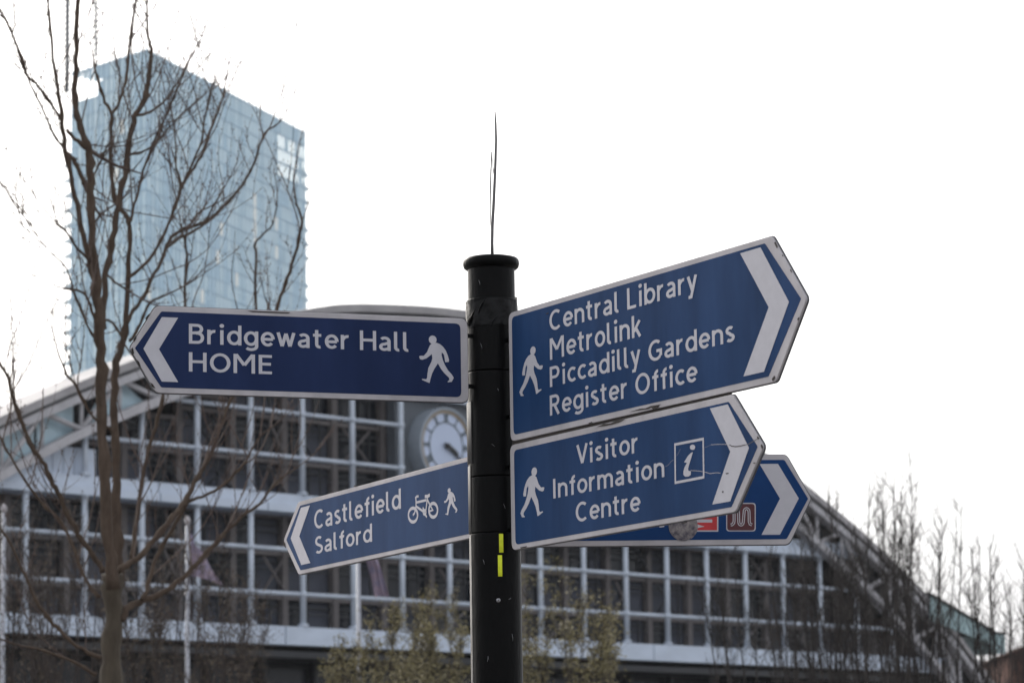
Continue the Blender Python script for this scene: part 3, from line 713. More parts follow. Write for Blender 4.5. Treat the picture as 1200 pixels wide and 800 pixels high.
class Sign:
    """a finger sign: vertical board on plane through O with horizontal direction dvec (pointing to the tip)"""
    def __init__(s, O, dvec, label, outer, blue, bmat, thick=.012, rad=.022, gapnote=None):
        s.O = Vector((O[0], O[1], 0)); s.d = Vector((dvec[0], dvec[1], 0)).normalized()
        s.n = Vector((s.d.y, -s.d.x, 0)); 
        if s.n.dot(EYE - s.O) < 0: s.n = -s.n
        s.fr = lambda u, w_, v: s.O + s.d * u + s.n * w_ + Vector((0, 0, v))
        uv = s.uv
        # outer: px of (post top, far top corner, tip, far bottom corner, post bottom)
        A, B_, T, D, E_ = [uv(*p) for p in outer]
        zt_, zb_ = (A[1] + B_[1]) / 2, (D[1] + E_[1]) / 2; u0 = (A[0] + E_[0]) / 2; uc = (B_[0] + D[0]) / 2; ut = T[0]; vt = (zt_ + zb_) / 2 * .5 + T[1] * .5
        s.rect = (u0, uc, ut, zb_, zt_)
        s.th = thick
        s.root = thing('finger_sign', label, 'sign', s.fr(u0, 0, zb_), 'blue finger signs on the post')
        poly = rounded([(u0, zt_), (uc, zt_), (ut, vt), (uc, zb_), (u0, zb_)], [rad, rad, .014, rad, rad])
        mb = MB(); mb.prism(s.fr, poly, 0, -thick); bo = mb.build('board', M['sign_white'], s.root, bevel=.0012)
        ed = MB(); c_ = Vector(((u0 + uc) / 2, (zt_ + zb_) / 2))
        small = [(u + (-.0 if u < c_.x else -.0), v) for u, v in poly]
        # dark extrusion behind, slightly proud of the white face all round
        g1 = []
        for u, v in poly:
            q_ = Vector((u, v)); dirn = Vector((u - min(max(u, min(u0, uc)), max(u0, uc)), v - vt)); 
            g1.append((u + (.0022 if ut > u0 else -.0022) * (1 if abs(u - u0) > .05 else -1), v + (.0022 if v > vt else -.0022)))
        ed.prism(s.fr, g1, -.006, -thick + .003); ed.build('edge_channel', M['sign_edge'], s.root)
        a, b, t_, c2, e_ = [uv(*p) for p in blue]
        zt2, zb2 = (a[1] + b[1]) / 2, (c2[1] + e_[1]) / 2; bu0 = (a[0] + e_[0]) / 2; buc = (b[0] + c2[0]) / 2
        r2 = rad * .72
        mb = MB(); mb.prism(s.fr, rounded([(bu0, zt2), (buc, zt2), (t_[0], (t_[1] + vt) / 2), (buc, zb2), (bu0, zb2)], [r2, r2 * .5, .004, r2 * .5, r2]), .0006, -.001)
        mb.build('blue_face', M[bmat], s.root)
        s.lab = label
    def uv(s, px, py):
        r_ = ray(px, py); k = (s.O - EYE).dot(s.n) / r_.dot(s.n); P = EYE + r_ * k; Q = P - s.O
        return (Q.dot(s.d), P.z)
    def poly(s, name, pts, m_='sign_letter', off=.0012):
        mb = MB(); mb.prism(s.fr, [s.uv(*p) for p in pts], off, off - .0005); return mb.build(name, M[m_], s.root)
    def chevron(s, px):
        """six px points: outer top, inner top ... averaged to be symmetric"""
        P = [s.uv(*p) for p in px]   # a_top_back, a_top_front, tip_front, bot_front, bot_back, inner
        mid = (P[0][1] + P[4][1]) / 2; mid = (mid + P[2][1] + P[5][1]) / 3
        t1 = (P[0][1] + P[1][1]) / 2; b1 = (P[3][1] + P[4][1]) / 2
        ub = (P[0][0] + P[4][0]) / 2; uf = (P[1][0] + P[3][0]) / 2
        Q = [(ub, t1), (uf, t1), (P[2][0], mid), (uf, b1), (ub, b1), (P[5][0], mid)]
        mb = MB(); mb.prism(s.fr, Q, .0012, .0005); mb.build('chevron', M['sign_letter'], s.root)
    def text(s, txt, pl, pr, basel, caph, name='lettering'):
        """pl,pr: px x of the line's ends; basel: px (x,y) of baseline at left and right; caph: px (x,y) on the cap line"""
        (xl, yl), (xr, yr) = basel
        a = s.uv(xl, yl); b = s.uv(xr, yr); v = (a[1] + b[1]) / 2
        u0 = s.uv(pl, yl)[0]; u1 = s.uv(pr, yr)[0]; cap = s.uv(*caph)[1] - v
        fr = s.fr
        ut, uu = txt, 0
        mb = MB()
        if u1 < u0: fr = lambda u, w_, vv: s.fr(-u, w_, vv); u0, u1 = -u0, -u1
        s.textcap = cap
        tot = sum(.34 if c == ' ' else G[c][0] + .10 for c in txt) - .10; k = (u1 - u0) / tot; x = 0
        for wd in txt.split(' '):
            L = sum(G[c][0] + .10 for c in wd) - .10; mb = MB()
            text_mesh(mb, fr, wd, u0 + x * k, u0 + (x + L) * k, v, cap, .0012); x += L + .10 + .34
            o = mb.build(name, M['sign_letter'], s.root); o['label'] = 'white lettering reading ' + wd
        return v, cap
    def person(s, xa, ya, xb, yb, mirror):
        a = s.uv(xa, (ya + yb) / 2)[0]; b = s.uv(xb, (ya + yb) / 2)[0]; xm = (xa + xb) / 2
        v1 = s.uv(xm, ya)[1]; v0 = s.uv(xm, yb)[1]; mb = MB(); person_mesh(mb, s.fr, a, b, v0, v1, .0012, mirror)
        mb.build('walking_figure', M['sign_letter'], s.root)
    def line(s, name, pts, wpx, m_='sign_letter', off=.0015, closed=False):
        P = [s.uv(*p) for p in pts]; mb = MB(); mb.strip(s.fr, P, wpx * 8.3 / FPX, off, closed); return mb.build(name, M[m_], s.root)
    def wear(s, spots):
        for k, pts in enumerate(spots):
            P = [s.uv(*p) for p in pts]; mb = MB(); mb.prism(s.fr, P, .0019, .0008); mb.build('chip', M['dirt'], s.root)

# signs ----------------------------------------------------------
sb = Sign((PX - .0, PY - .03), (-.81, -.295), 'navy finger sign pointing left reading Bridgewater Hall and HOME',
          [(548.5, 372.1), (182, 359.5), (152.5, 407.6), (183.8, 460), (548.5, 471.6)], [(540, 379.5), (192.5, 364.6), (158, 407.6), (185.5, 454), (540, 465)], 'blue_dark')
sb.chevron([(208.3, 372.2), (188.3, 371.5), (168, 408.3), (190.8, 447.1), (209, 447.5), (186.2, 409.3)])
sb.text('Bridgewater Hall', 221.2, 480.2, ((221, 402.3), (480, 412.3)), (221.5, 379.2))
sb.text('HOME', 221.2, 320.3, ((221, 435.2), (320, 438.4)), (221.5, 412.6))
sb.person(491, 393.6, 531.3, 448.9, False)
sb.wear([[(156, 398), (159, 393), (160, 396), (157, 401)], [(153.5, 409), (155.5, 407), (157, 414), (155, 416)], [(160, 421), (163, 424), (165, 430), (162, 427)], [(170, 373), (174, 368), (176, 368), (171, 375)], [(290, 364), (340, 366), (338, 367.2), (296, 365.6)], [(176, 448), (179, 450), (182, 455), (178, 453)]])
sc_ = Sign((PX - .0, PY), (.638, -1.105), 'largest blue finger sign pointing right reading Central Library, Metrolink, Piccadilly Gardens, Register Office',
           [(597, 368.3), (905.7, 274.4), (945, 348.4), (906.7, 446.8), (597, 518)], [(601, 374), (899, 281.3), (938.8, 348.4), (898, 440.6), (601, 510.5)], 'blue')
sc_.chevron([(869.2, 296.1), (893.2, 289.7), (924.9, 352.8), (893.9, 435.5), (870.2, 441.6), (901.3, 360.2)])
sc_.text('Central Library', 644.3, 818.3, ((645, 387.6), (738.6, 362.9)), (645, 364.2))
sc_.text('Metrolink', 645, 752, ((645, 421), (752, 394.3)), (645.5, 396.7))
sc_.text('Piccadilly Gardens', 645, 861.8, ((645, 454), (861.8, 399)), (645.5, 429.8))
sc_.text('Register Office', 645, 818, ((645, 487.1), (818, 446.3)), (645.5, 463.2))
sc_.person(608.7, 406.8, 636.7, 463.2, True)
sc_.wear([[(909, 283), (912, 289), (911, 291), (908, 285)], [(927, 315), (928.4, 318), (928, 319.4), (926.6, 317)], [(905, 444), (908, 440), (909, 443), (906, 446.5)],
          [(738, 482.6), (751, 478.6), (757, 478.2), (763, 475.6), (775, 473.6), (771, 475.6), (766, 476.2), (760, 479), (749, 480.6)], [(764, 477.6), (769, 475.4), (773, 475.6), (771, 478), (766, 479.4)], [(690, 495.6), (694, 494), (695, 495.2), (691, 496.4)], [(640, 367.5), (643, 366.3), (643.4, 367.1), (640.6, 368.2)], [(935, 374), (936.4, 371.6), (937, 373), (935.8, 375.6)], [(917.6, 298.4), (918.4, 300), (917.8, 300.4), (917, 299)]])
sv = Sign((PX - .0, PY), (.552, -.980), 'blue finger sign pointing right reading Visitor Information Centre with a crack across its tip',
          [(598.5, 523), (860, 459.8), (894.5, 522.9), (859.5, 600.5), (598.5, 644)], [(603.4, 530), (856, 467), (888, 521.5), (855.2, 594.2), (603.4, 638)], 'blue')
sv.chevron([(833.5, 478.3), (853, 473.5), (878, 522.9), (856.2, 586.2), (834, 591.8), (856.2, 529)])
sv.text('Visitor', 676.5, 749, ((677, 544), (749, 530.6)), (677, 521.3))
sv.text('Information', 648.2, 779.5, ((648.2, 584.3), (779.5, 558)), (648.6, 561))
sv.text('Centre', 675.2, 751.3, ((676, 611.6), (751.3, 598.5)), (676, 588.5))
sv.person(609.9, 548.2, 638.5, 605.7, True)
sv.line('information_frame', [(791.6, 520.6), (824.6, 514.1), (825.2, 558.9), (792, 565.3)], 3.0, closed=True)
mb = MB()
F_ = lambda x, y: sv.uv(780 + x / 10, 500 + y / 10)
mb.poly([sv.fr(F_(x, y)[0], .0013, F_(x, y)[1]) for x, y in [(325, 295), (300, 305), (270, 335), (222, 412), (255, 422), (228, 470), (214, 520), (214, 560), (235, 582), (275, 580), (300, 560), (300, 518), (272, 512), (268, 490), (285, 430)]])
mb.poly([sv.fr(F_(321 + 31 * cos(a * pi / 9), 238 + 31 * sin(a * pi / 9))[0], .0013, F_(321 + 31 * cos(a * pi / 9), 238 + 31 * sin(a * pi / 9))[1]) for a in range(18)])
mb.build('information_letter', M['sign_letter'], sv.root)
sv.line('crack', [(855.5, 520.8), (858, 522.4), (863, 523.1), (869, 522.2), (874, 521)], 1.0, 'dirt', .0019)
sv.line('crack', [(874, 521), (878, 520.2), (884, 516.5), (889.5, 513.3)], .8, 'sign_edge', .0019)
sv.line('scratch', [(834, 520.8), (842, 520.4), (850, 520.4), (855.5, 520.8)], .55, 'sign_white', .0017)
sv.line('scratch', [(826, 524), (829, 523.3), (834, 520.9)], .4, 'scratch', .0017)
sv.line('scratch', [(810, 551), (818, 551.4), (826, 552.6), (833, 554.6), (840, 553.6), (845, 554)], .6, 'sign_white', .0017)
sv.line('scratch', [(780.5, 546.5), (784, 544.5), (787, 540.5), (790, 538.5)], .6, 'scratch', .0017)
sv.line('scratch', [(793.5, 534), (796, 530), (798, 526)], .5, 'scratch', .0017)
sv.wear([[(851, 554), (854, 553.6), (854.5, 554.6), (851.5, 555.4)], [(847, 575), (848.6, 575), (848, 577), (846.8, 576.6)], [(884, 541.5), (886, 541.8), (885, 543), (883, 542.4)],
         [(893, 520), (894.8, 523), (893.6, 526), (892, 522)], [(700, 499.8), (708, 496.6), (716, 495.8), (722, 493.2), (733, 491.2), (726, 494.6), (718, 497), (709, 499)], [(610, 641), (618, 639.4), (617, 641), (611, 642.2)], [(799, 612.5), (806, 610.6), (805, 612.2), (800, 613.6)], [(888.5, 511), (890.5, 513.6), (889, 514.5), (887.6, 512.4)]])
sk = Sign((PX - .0, PY + .015), (-.542, 1.13), 'blue finger sign pointing left reading Castlefield and Salford with bicycle symbol',
          [(552, 537.2), (348.5, 585.8), (332, 632), (350.5, 673), (552, 629.5)], [(560, 539.8), (351.6, 590.2), (335.6, 632.2), (352.5, 667.8), (560, 622.8)], 'blue')
sk.chevron([(363.4, 592.4), (353, 594), (341, 629.6), (353.6, 661.4), (364, 659.4), (351, 628)])
sk.text('Castlefield', 368.6, 470.4, ((368.6, 619.6), (470.4, 596.2)), (369.5, 597.6))
sk.text('Salford', 369.4, 436.6, ((369.6, 649.2), (436.6, 634.2)), (370, 628.6))
sk.person(520.8, 571.4, 536.4, 602.6, False)
Z3 = lambda x, y: sk.uv(470 + x / 14.55, 565 + y / 14.55)
mb = MB()
def st3(pts, wd, lay, closed=False): mb.strip(sk.fr, [Z3(*p) for p in pts], wd * .00032, .0012 + lay * .0001, closed)
st3([(210 + 78 * cos(a * pi / 15), 555 + 118 * sin(a * pi / 15)) for a in range(30)], 30, 0, True)
st3([(555 + 74 * cos(a * pi / 15), 472 + 118 * sin(a * pi / 15)) for a in range(30)], 30, 0, True)
st3([(305, 235), (272, 240), (255, 262), (262, 300), (262, 400), (250, 470), (235, 525), (208, 555)], 22, 1)
st3([(262, 342), (440, 300)], 22, 2); st3([(262, 405), (385, 492)], 22, 3); st3([(460, 270), (450, 330), (432, 470)], 22, 4)
st3([(462, 300), (500, 380), (550, 470), (490, 492)], 20, 5); st3([(415, 238), (460, 238), (500, 212)], 30, 6); st3([(462, 240), (458, 280)], 20, 7)
st3([(412 + 24 * cos(a * pi / 7), 508 + 40 * sin(a * pi / 7)) for a in range(14)], 20, 8, True); st3([(380, 435), (388, 440), (430, 560), (452, 590)], 20, 9)
mb.build('bicycle_symbol', M['sign_letter'], sk.root)
sk.wear([[(415, 568.6), (418, 568.2), (418, 569.6), (415.5, 570)], [(333, 634), (334.4, 636), (335.4, 642), (334, 640)]])
sm_ = Sign((PX, PY + .02), (1, .085), 'deep blue finger sign behind the Visitor sign, with red rail and maroon tram symbols',
           [(612, 535), (919.6, 532.2), (950.3, 583), (926.5, 637.6), (612, 640.2)], [(618, 541), (916.4, 537.8), (947, 584), (924.5, 631.6), (618, 633.6)], 'blue_deep')
sm_.chevron([(888.8, 543.3), (910.8, 543.3), (936, 584), (914.7, 626.2), (893.6, 626.2), (914, 583)])
Z4 = lambda x, y: (770 + x / 9.23, 580 + y / 9.23)
def rbox(name, x0, y0, x1, y1, r_, m_, off):
    P = rounded([sm_.uv(*Z4(x0, y0)), sm_.uv(*Z4(x1, y0)), sm_.uv(*Z4(x1, y1)), sm_.uv(*Z4(x0, y1))], r_)
    m2 = MB(); m2.prism(sm_.fr, P, off, off - .0004); return m2.build(name, M[m_], sm_.root)
rbox('tram_symbol_border', 748, 82, 1066, 390, .009, 'sign_letter', .0010)
rbox('tram_symbol', 758, 93, 1055, 380, .008, 'maroon', .0014)
path = [(795, 320), (812, 318), (828, 300), (832, 280), (832, 190)] + [(856 - 24 * cos(a * pi / 8), 180 - 34 * sin(a * pi / 8)) for a in range(1, 8)] + [(880, 190), (882, 280)] + \
       [(907 - 25 * cos(a * pi / 8), 285 + 36 * sin(a * pi / 8)) for a in range(1, 8)] + [(932, 280), (940, 190)] + [(967 - 27 * cos(a * pi / 8), 180 - 36 * sin(a * pi / 8)) for a in range(1, 8)] + [(994, 190), (996, 285), (1004, 310), (1026, 320)]
sm_.line('tram_symbol_mark', [Z4(*p) for p in path], 3.6, 'sign_letter', .0017)
sm_.line('tram_symbol_groove', [Z4(*p) for p in path], 1.25, 'maroon', .0020)
rbox('rail_symbol_border', 330, 85, 662, 393, .002, 'sign_letter', .0010)
rbox('rail_symbol', 340, 95, 648, 378, .001, 'red', .0014)
sm_.line('rail_symbol_mark', [Z4(390, 278), Z4(596, 278)], 3.9, 'sign_letter', .0017)
sm_.line('rail_symbol_mark', [Z4(390, 190), Z4(596, 190)], 3.9, 'sign_letter', .0017)
sm_.poly('rail_symbol_mark', [Z4(425, 312), Z4(514, 338), Z4(425, 356)], off=.0017)
cu = sm_.uv(800.6, 616.2); mb = MB()
rr = random.Random(2)
P = [(cu[0] + (.0405 + .0006 * rr.random()) * cos(a * pi / 20), cu[1] + (.0405 + .0006 * rr.random()) * sin(a * pi / 20)) for a in range(40)]
mb.prism(sm_.fr, P, .0023, .0016); mb.build('round_sticker', M['sticker'], sm_.root)
sm_.poly('lettering_fragment', [Z4(20, 338), Z4(75, 325), Z4(78, 342), Z4(30, 350)], off=.0014)
_u0, _uc, _ut, _z0, _z1 = sc_.rect
mb = MB(); mb.prism(sc_.fr, [(_u0 + .004, _z0 + .004), (_uc * .86, _z0 + .004), (_uc * .84, _z0 - .012), (_u0 + .004, _z0 - .020)], -.004, -.011); mb.build('joint_strip', M['dirt'], sc_.root)
# mounting brackets that tie each board to the post
for s_ in (sb, sc_, sv, sk, sm_):
    u0, uc, ut, z0, z1 = s_.rect
    for f in (.2, .8):
        z = z0 + (z1 - z0) * f; mb = MB(); sg = 1 if uc > 0 else -1
        mb.box(s_.fr, (0.05 * sg, -.008, z - .006), (u0 + .006 * sg, -s_.th + .003, z + .006)); mb.build('bracket', M['pole'], s_.root)

# ------------------------------------------------------------------ the bare tree
TY = 22.0
tree = thing('bare_tree', 'leafless young tree in front of the glass tower, trunk passing left of the Bridgewater sign', 'tree', (at(130, 800, TY).x, TY, 0))
limbs = {
 'trunk': ([(131, 1150, 17), (130, 980, 15.5), (130, 860, 14.5), (130, 800, 13.6), (131, 760, 12.6), (131.5, 720, 12), (132, 690, 12), (133, 672, 12.5)], 0, 0),
 'a': ([(132, 690, 9), (129, 650, 7.6), (125, 610, 7), (122, 560, 6.6), (120, 510, 6.6), (119, 460, 6.8), (119, 420, 7.2), (117, 385, 7.0), (114, 350, 6.2), (111, 315, 5.6), (108, 270, 5.2), (107, 225, 5), (106, 190, 4.8), (103, 170, 4.6), (94, 150, 4.2), (88, 130, 3.8), (87, 105, 3.6), (89, 70, 3.4), (90, 35, 3.2), (91, 0, 3.0), (92, -60, 2.4)], -.3, -.6),
 'b': ([(138, 685, 7.5), (138.5, 650, 6.6), (137, 600, 6.2), (136, 550, 5.6), (134.5, 500, 5.0), (134, 455, 4.8), (136, 425, 4.8), (141, 405, 4.8), (146, 380, 4), (148, 350, 3.4), (150, 320, 3.2), (152, 290, 3.1), (152, 266, 3.2), (147, 252, 3.1), (138, 242, 2.9), (132, 220, 2.7), (130, 190, 2.5), (130, 160, 2.4), (130, 134, 2.4), (123, 120, 2), (117, 100, 1.9), (112, 85, 1.6), (110, 72, 1.2)], .3, .5),
 'c': ([(113, 340, 4.5), (104, 305, 4), (97, 275, 3.6), (90, 240, 3.3), (84, 210, 3.1), (79, 190, 3), (75, 165, 3), (73, 145, 2.9), (70, 120, 2.6), (66, 95, 2.2), (62, 68, 2.0), (59, 35, 1.8), (56, 0, 1.6), (54, -50, 1.1)], -.1, -.5),
 'd': ([(72, 140, 2.2), (62, 125, 2.0), (52, 110, 2), (42, 98, 2), (33, 91, 2.1), (27, 75, 2), (20, 55, 1.7), (14, 40, 1.7), (7, 24, 1.4), (-2, 10, 1.2)], 0, -.4),
 'e': ([(74, 172, 1.8), (66, 162, 1.7), (58, 148, 1.6), (50, 128, 1.5), (40, 108, 1.5), (33, 93, 1.4)], 0, -.2),
 'f': ([(14, 40, 1.4), (17, 30, 1.2), (17, 15, 1), (15, 0, .9)], 0, 0),
 'g': ([(78, 152, 2.2), (86, 160, 2.6), (94, 168, 2.8), (103, 176, 3.6)], 0, 0),
 'h': ([(78, 180, 3.2), (86, 188, 3.2), (92, 198, 3), (99, 215, 2.8)], 0, 0),
 'i': ([(119, 385, 5), (122, 355, 4.6), (124, 325, 4.2), (128, 298, 4), (134, 270, 3.8), (139, 240, 3.7), (144, 215, 3.7), (149, 190, 3.5), (153, 160, 3.5), (158, 138, 3.5), (166, 122, 3.3), (172, 105, 3.1), (175, 82, 2.9), (177, 58, 2.6), (174, 45, 1.8), (172, 20, 1.5), (173, -20, 1.2)], -.2, .4),
 'j': ([(130, 134, 2), (137, 125, 2), (143, 110, 2), (148, 90, 2), (151, 62, 1.9), (153, 40, 1.7), (156, 15, 1.0), (159, -5, .8)], 0, .2),
 'k': ([(152, 262, 2.2), (156, 245, 2), (162, 225, 1.8), (168, 200, 1.7), (176, 178, 1.6), (185, 155, 1.6), (195, 135, 1.5), (206, 108, 1.3), (218, 80, 1.1)], 0, .4),
 'l': ([(160, 136, 1.8), (172, 133, 1.6), (184, 126, 1.5), (196, 115, 1.4), (207, 98, 1.3), (214, 85, 1)], 0, .5),
 'm': ([(153, 181, 1.8), (165, 179, 1.6), (178, 171, 1.5), (188, 162, 1.4), (200, 148, 1.3), (215, 132, 1.1), (235, 115, .9)], 0, .4),
 'n': ([(148, 378, 3.2), (157, 364, 3), (168, 348, 2.8), (177, 328, 2.7), (188, 308, 2.6), (196, 288, 2.5), (205, 275, 2.5), (222, 266, 2.3), (238, 261, 2.2), (252, 252, 2.1), (268, 236, 2), (285, 215, 1.8), (296, 195, 1.7), (304, 172, 1.6), (310, 156, 1.4), (322, 148, 1), (330, 141, .8)], .2, .8),
 'o': ([(150, 326, 2.4), (162, 316, 2.4), (174, 305, 2.3), (184, 290, 2.2), (194, 270, 2.2), (202, 250, 2.1), (210, 228, 2.3), (216, 212, 2.3), (228, 196, 2), (238, 178, 1.9), (246, 155, 1.7), (256, 130, 1.5), (263, 106, 1.2)], .2, .9),
 'p': ([(202, 250, 1.8), (208, 235, 1.7), (212, 215, 1.8), (206, 196, 1.3), (206, 170, 1.1), (204, 150, .9)], .2, .2),
 'q': ([(216, 212, 1.7), (226, 190, 1.6), (236, 165, 1.5), (240, 140, 1.3), (247, 108, 1.0), (252, 94, .8)], .3, .3),
 'r': ([(196, 290, 1.8), (210, 280, 1.6), (224, 272, 1.5), (240, 262, 1.3), (248, 245, 1.2), (262, 222, 1)], .2, .3),
 's': ([(217, 370, 2.2), (217, 335, 2), (219, 300, 1.8), (217, 278, 1.5), (230, 252, 1.2), (250, 240, 1)], 1.5, 1.4),
 't': ([(300, 370, 1.9), (299, 335, 1.7), (300, 300, 1.7), (299, 285, 1.5), (308, 275, 1.2), (320, 262, 1), (325, 235, .8)], 2.5, 2.4),
 'u': ([(322, 372, 2.5), (329, 348, 2.4), (337, 325, 2.3), (344, 305, 2.2), (350, 280, 2), (354, 258, 1.7), (348, 240, 1.3), (344, 215, 1.1), (347, 190, .8)], 2.0, 1.9),
 'v': ([(322, 372, 1.6), (316, 362, 1.2), (312, 352, 1)], 2.0, 1.9),
 'w': ([(140, 668, 4.2), (152, 660, 4), (166, 648, 3.8), (180, 632, 3.6), (195, 615, 3.4), (207, 600, 3.5), (216, 588, 3.4), (228, 566, 2.8), (240, 545, 2.5), (250, 525, 2.3), (258, 500, 2), (270, 470, 1.8), (285, 440, 1.4), (300, 400, 1.2)], 0, .6),
 'x': ([(142, 726, 5), (148, 716, 5.2), (158, 708, 4.4), (172, 702, 3.6), (190, 694, 3.3), (208, 682, 3.1), (225, 665, 3), (242, 648, 2.8), (260, 628, 2.6), (276, 612, 2.4), (290, 600, 2), (305, 590, 1.7), (318, 572, 1.4), (335, 556, 1), (352, 545, .8)], 0, .8),
 'y': ([(166, 703, 3.2), (172, 690, 3), (178, 668, 2.7), (186, 646, 2.5), (197, 628, 2.4), (208, 610, 2.6), (218, 592, 2.4), (222, 575, 2), (238, 548, 1.8)], .1, .4),
 'z': ([(216, 590, 2.2), (232, 583, 2), (246, 578, 1.9), (262, 568, 1.8), (275, 555, 1.8), (288, 541, 1.6), (296, 525, 1.3), (306, 510, 1), (322, 498, .8)], .3, .6),
 'aa': ([(155, 655, 3), (158, 625, 2.8), (163, 590, 2.6), (168, 560, 2.6), (174, 530, 2.5), (182, 500, 2.5), (190, 470, 2.3), (196, 440, 2.0), (205, 400, 1.6)], 1.0, 1.2),
 'ab': ([(122, 668, 3.6), (112, 655, 3.4), (100, 638, 3.4), (88, 618, 3.3), (76, 596, 3.2), (68, 576, 3.1), (60, 562, 3), (52, 545, 3), (42, 530, 2.9), (32, 510, 2.7), (24, 490, 2.5), (15, 468, 2.3), (11, 447, 2.2), (5, 434, 1.8), (-4, 420, 1.5)], 0, -.6),
 'ac': ([(118, 700, 2.6), (108, 690, 2.5), (98, 672, 2.4), (90, 652, 2.3), (80, 626, 2.2), (66, 605, 2.1), (48, 588, 2), (28, 560, 1.9), (12, 535, 1.8), (0, 512, 1.5)], .2, .4),
 'ad': ([(132, 506, 2.2), (122, 498, 2), (110, 489, 2), (98, 470, 1.9), (88, 450, 1.9), (78, 438, 1.7), (70, 418, 1.2)], -.3, -.6),
 'ae': ([(118, 770, 3), (104, 764, 2.8), (90, 756, 2.6), (76, 744, 2.5), (62, 730, 2.4), (50, 715, 2.2), (40, 697, 2.1), (30, 675, 1.9), (20, 652, 1.8), (10, 632, 1.5), (0, 618, 1.2)], -.2, -.4),
 'af': ([(112, 790, 2.1), (92, 778, 1.9), (70, 768, 1.7), (45, 760, 1.5), (20, 755, 1.2), (0, 748, 1)], -.2, -.4),
 'ag': ([(108, 308, 1.9), (98, 298, 1.7), (88, 288, 1.6), (78, 272, 1.4), (60, 255, 1.0), (40, 228, .8), (15, 190, .6)], -.4, -.8),
 'ah': ([(115, 390, 2.2), (108, 365, 1.9), (100, 346, 1.8), (90, 340, 1.7), (74, 338, 1.2)], -.4, -.6),
 'ai': ([(112, 400, 1.8), (104, 385, 1.7), (96, 365, 1.5), (86, 340, 1.3), (78, 315, 1.1), (60, 295, .8), (45, 278, .7), (25, 240, .6), (2, 215, .5)], -.5, -.9),
 'aj': ([(118, 375, 2), (132, 378, 1.8), (146, 402, 1.5)], 0, 0),
 'ak': ([(122, 318, 1.8), (134, 330, 1.5), (146, 338, 1.4)], 0, 0),
 'al': ([(152, 400, 2.6), (162, 385, 2.4), (170, 365, 2), (180, 352, 1.8), (195, 345, 1.4)], .3, .4),
 'am': ([(109, 205, 1.8), (118, 190, 1.6), (126, 170, 1.5), (133, 168, 1)], 0, 0),
 'an': ([(110, 262, 1.5), (120, 250, 1.4), (131, 242, 1.4)], 0, 0),
}
rtw = random.Random(21)
allp = []     # (points, radii) in 3D for twig spawning
def px_r(r_, Y): return r_ * Y / FPX
tw = MB(); bud = MB()
def limb3(key):
    pts, y0, y1 = limbs[key]; n = len(pts); out = []
    for i, (x, y, r_) in enumerate(pts):
        f = i / (n - 1); Y = TY + y0 + (y1 - y0) * f; out.append((at(x, y, Y), px_r(r_, Y)))
    return out
def smooth_path(P, k=3):
    out = []
    for i in range(len(P) - 1):
        p0, p1, p2, p3 = P[max(i - 1, 0)][0], P[i][0], P[i + 1][0], P[min(i + 2, len(P) - 1)][0]
        for j in range(k):
            t = j / k; q = .5 * ((2 * p1) + (-p0 + p2) * t + (2 * p0 - 5 * p1 + 4 * p2 - p3) * t * t + (-p0 + 3 * p1 - 3 * p2 + p3) * t ** 3)
            out.append((q, P[i][1] * (1 - t) + P[i + 1][1] * t))
    out.append(P[-1]); return out
for key in limbs:
    P = smooth_path(limb3(key)); mb = MB()
    rad = [r_ * (.93 + .13 * rtw.uniform(-1, 1) + (.28 if rtw.random() < .10 else 0)) for _, r_ in P]
    pts_ = [p + Vector((rtw.uniform(-1, 1), rtw.uniform(-1, 1), rtw.uniform(-1, 1))) * min(.012, r_ * .38) for p, r_ in P]
    if key == 'trunk': pts_[0] = Vector((pts_[0].x, pts_[0].y, -.1))
    mb.tube(pts_, rad, 9 if rad[0] > .02 else 6)
    ob = mb.build('trunk' if key == 'trunk' else 'branch', M['bark_green'] if key in ('trunk',) else M['bark'], tree)
    allp.append((key, list(zip(pts_, rad))))
def twig(mb, p, d, L, r_, depth, rg, side=None, up=.35, buds=True, tube_n=3, sub=(2, 4)):
    n = max(4, int(L / .07)); n = min(n, 14); pts = [p]; rs = [r_]; q = Vector(p); d = d.normalized()
    for i in range(n):
        d = (d + Vector((rg.uniform(-1, 1), rg.uniform(-1, 1), rg.uniform(-.6, 1))) * .16 + Vector((0, 0, up * .12))).normalized()
        q = q + d * (L / n); pts.append(q.copy()); rs.append(max(.0012, r_ * (1 - .7 * (i + 1) / n)))
    mb.tube(pts, rs, tube_n, caps=False)
    if buds:
        for i in range(1, len(pts)):
            if rg.random() < .75:
                o = Vector((rg.uniform(-1, 1), rg.uniform(-.5, .5), rg.uniform(0, 1))).normalized(); b0 = pts[i] - (pts[i] - pts[i - 1]) * rg.random()
                b1 = b0 + o * (.010 + .012 * rg.random()); mb.tube([b0, (b0 + b1) / 2, b1], [.003, .0042, .001], 3, caps=False)
    if depth > 0:
        for _ in range(rg.randint(*sub)):
            i = rg.randint(1, len(pts) - 2); a = Vector((rg.uniform(-1, 1), rg.uniform(-.6, .6), rg.uniform(-.2, .8))).normalized()
            twig(mb, pts[i], (d * .9 + a * .8), L * rg.uniform(.35, .7), max(.0018, rs[i] * .75), depth - 1, rg, up=up, buds=buds, tube_n=tube_n, sub=sub)
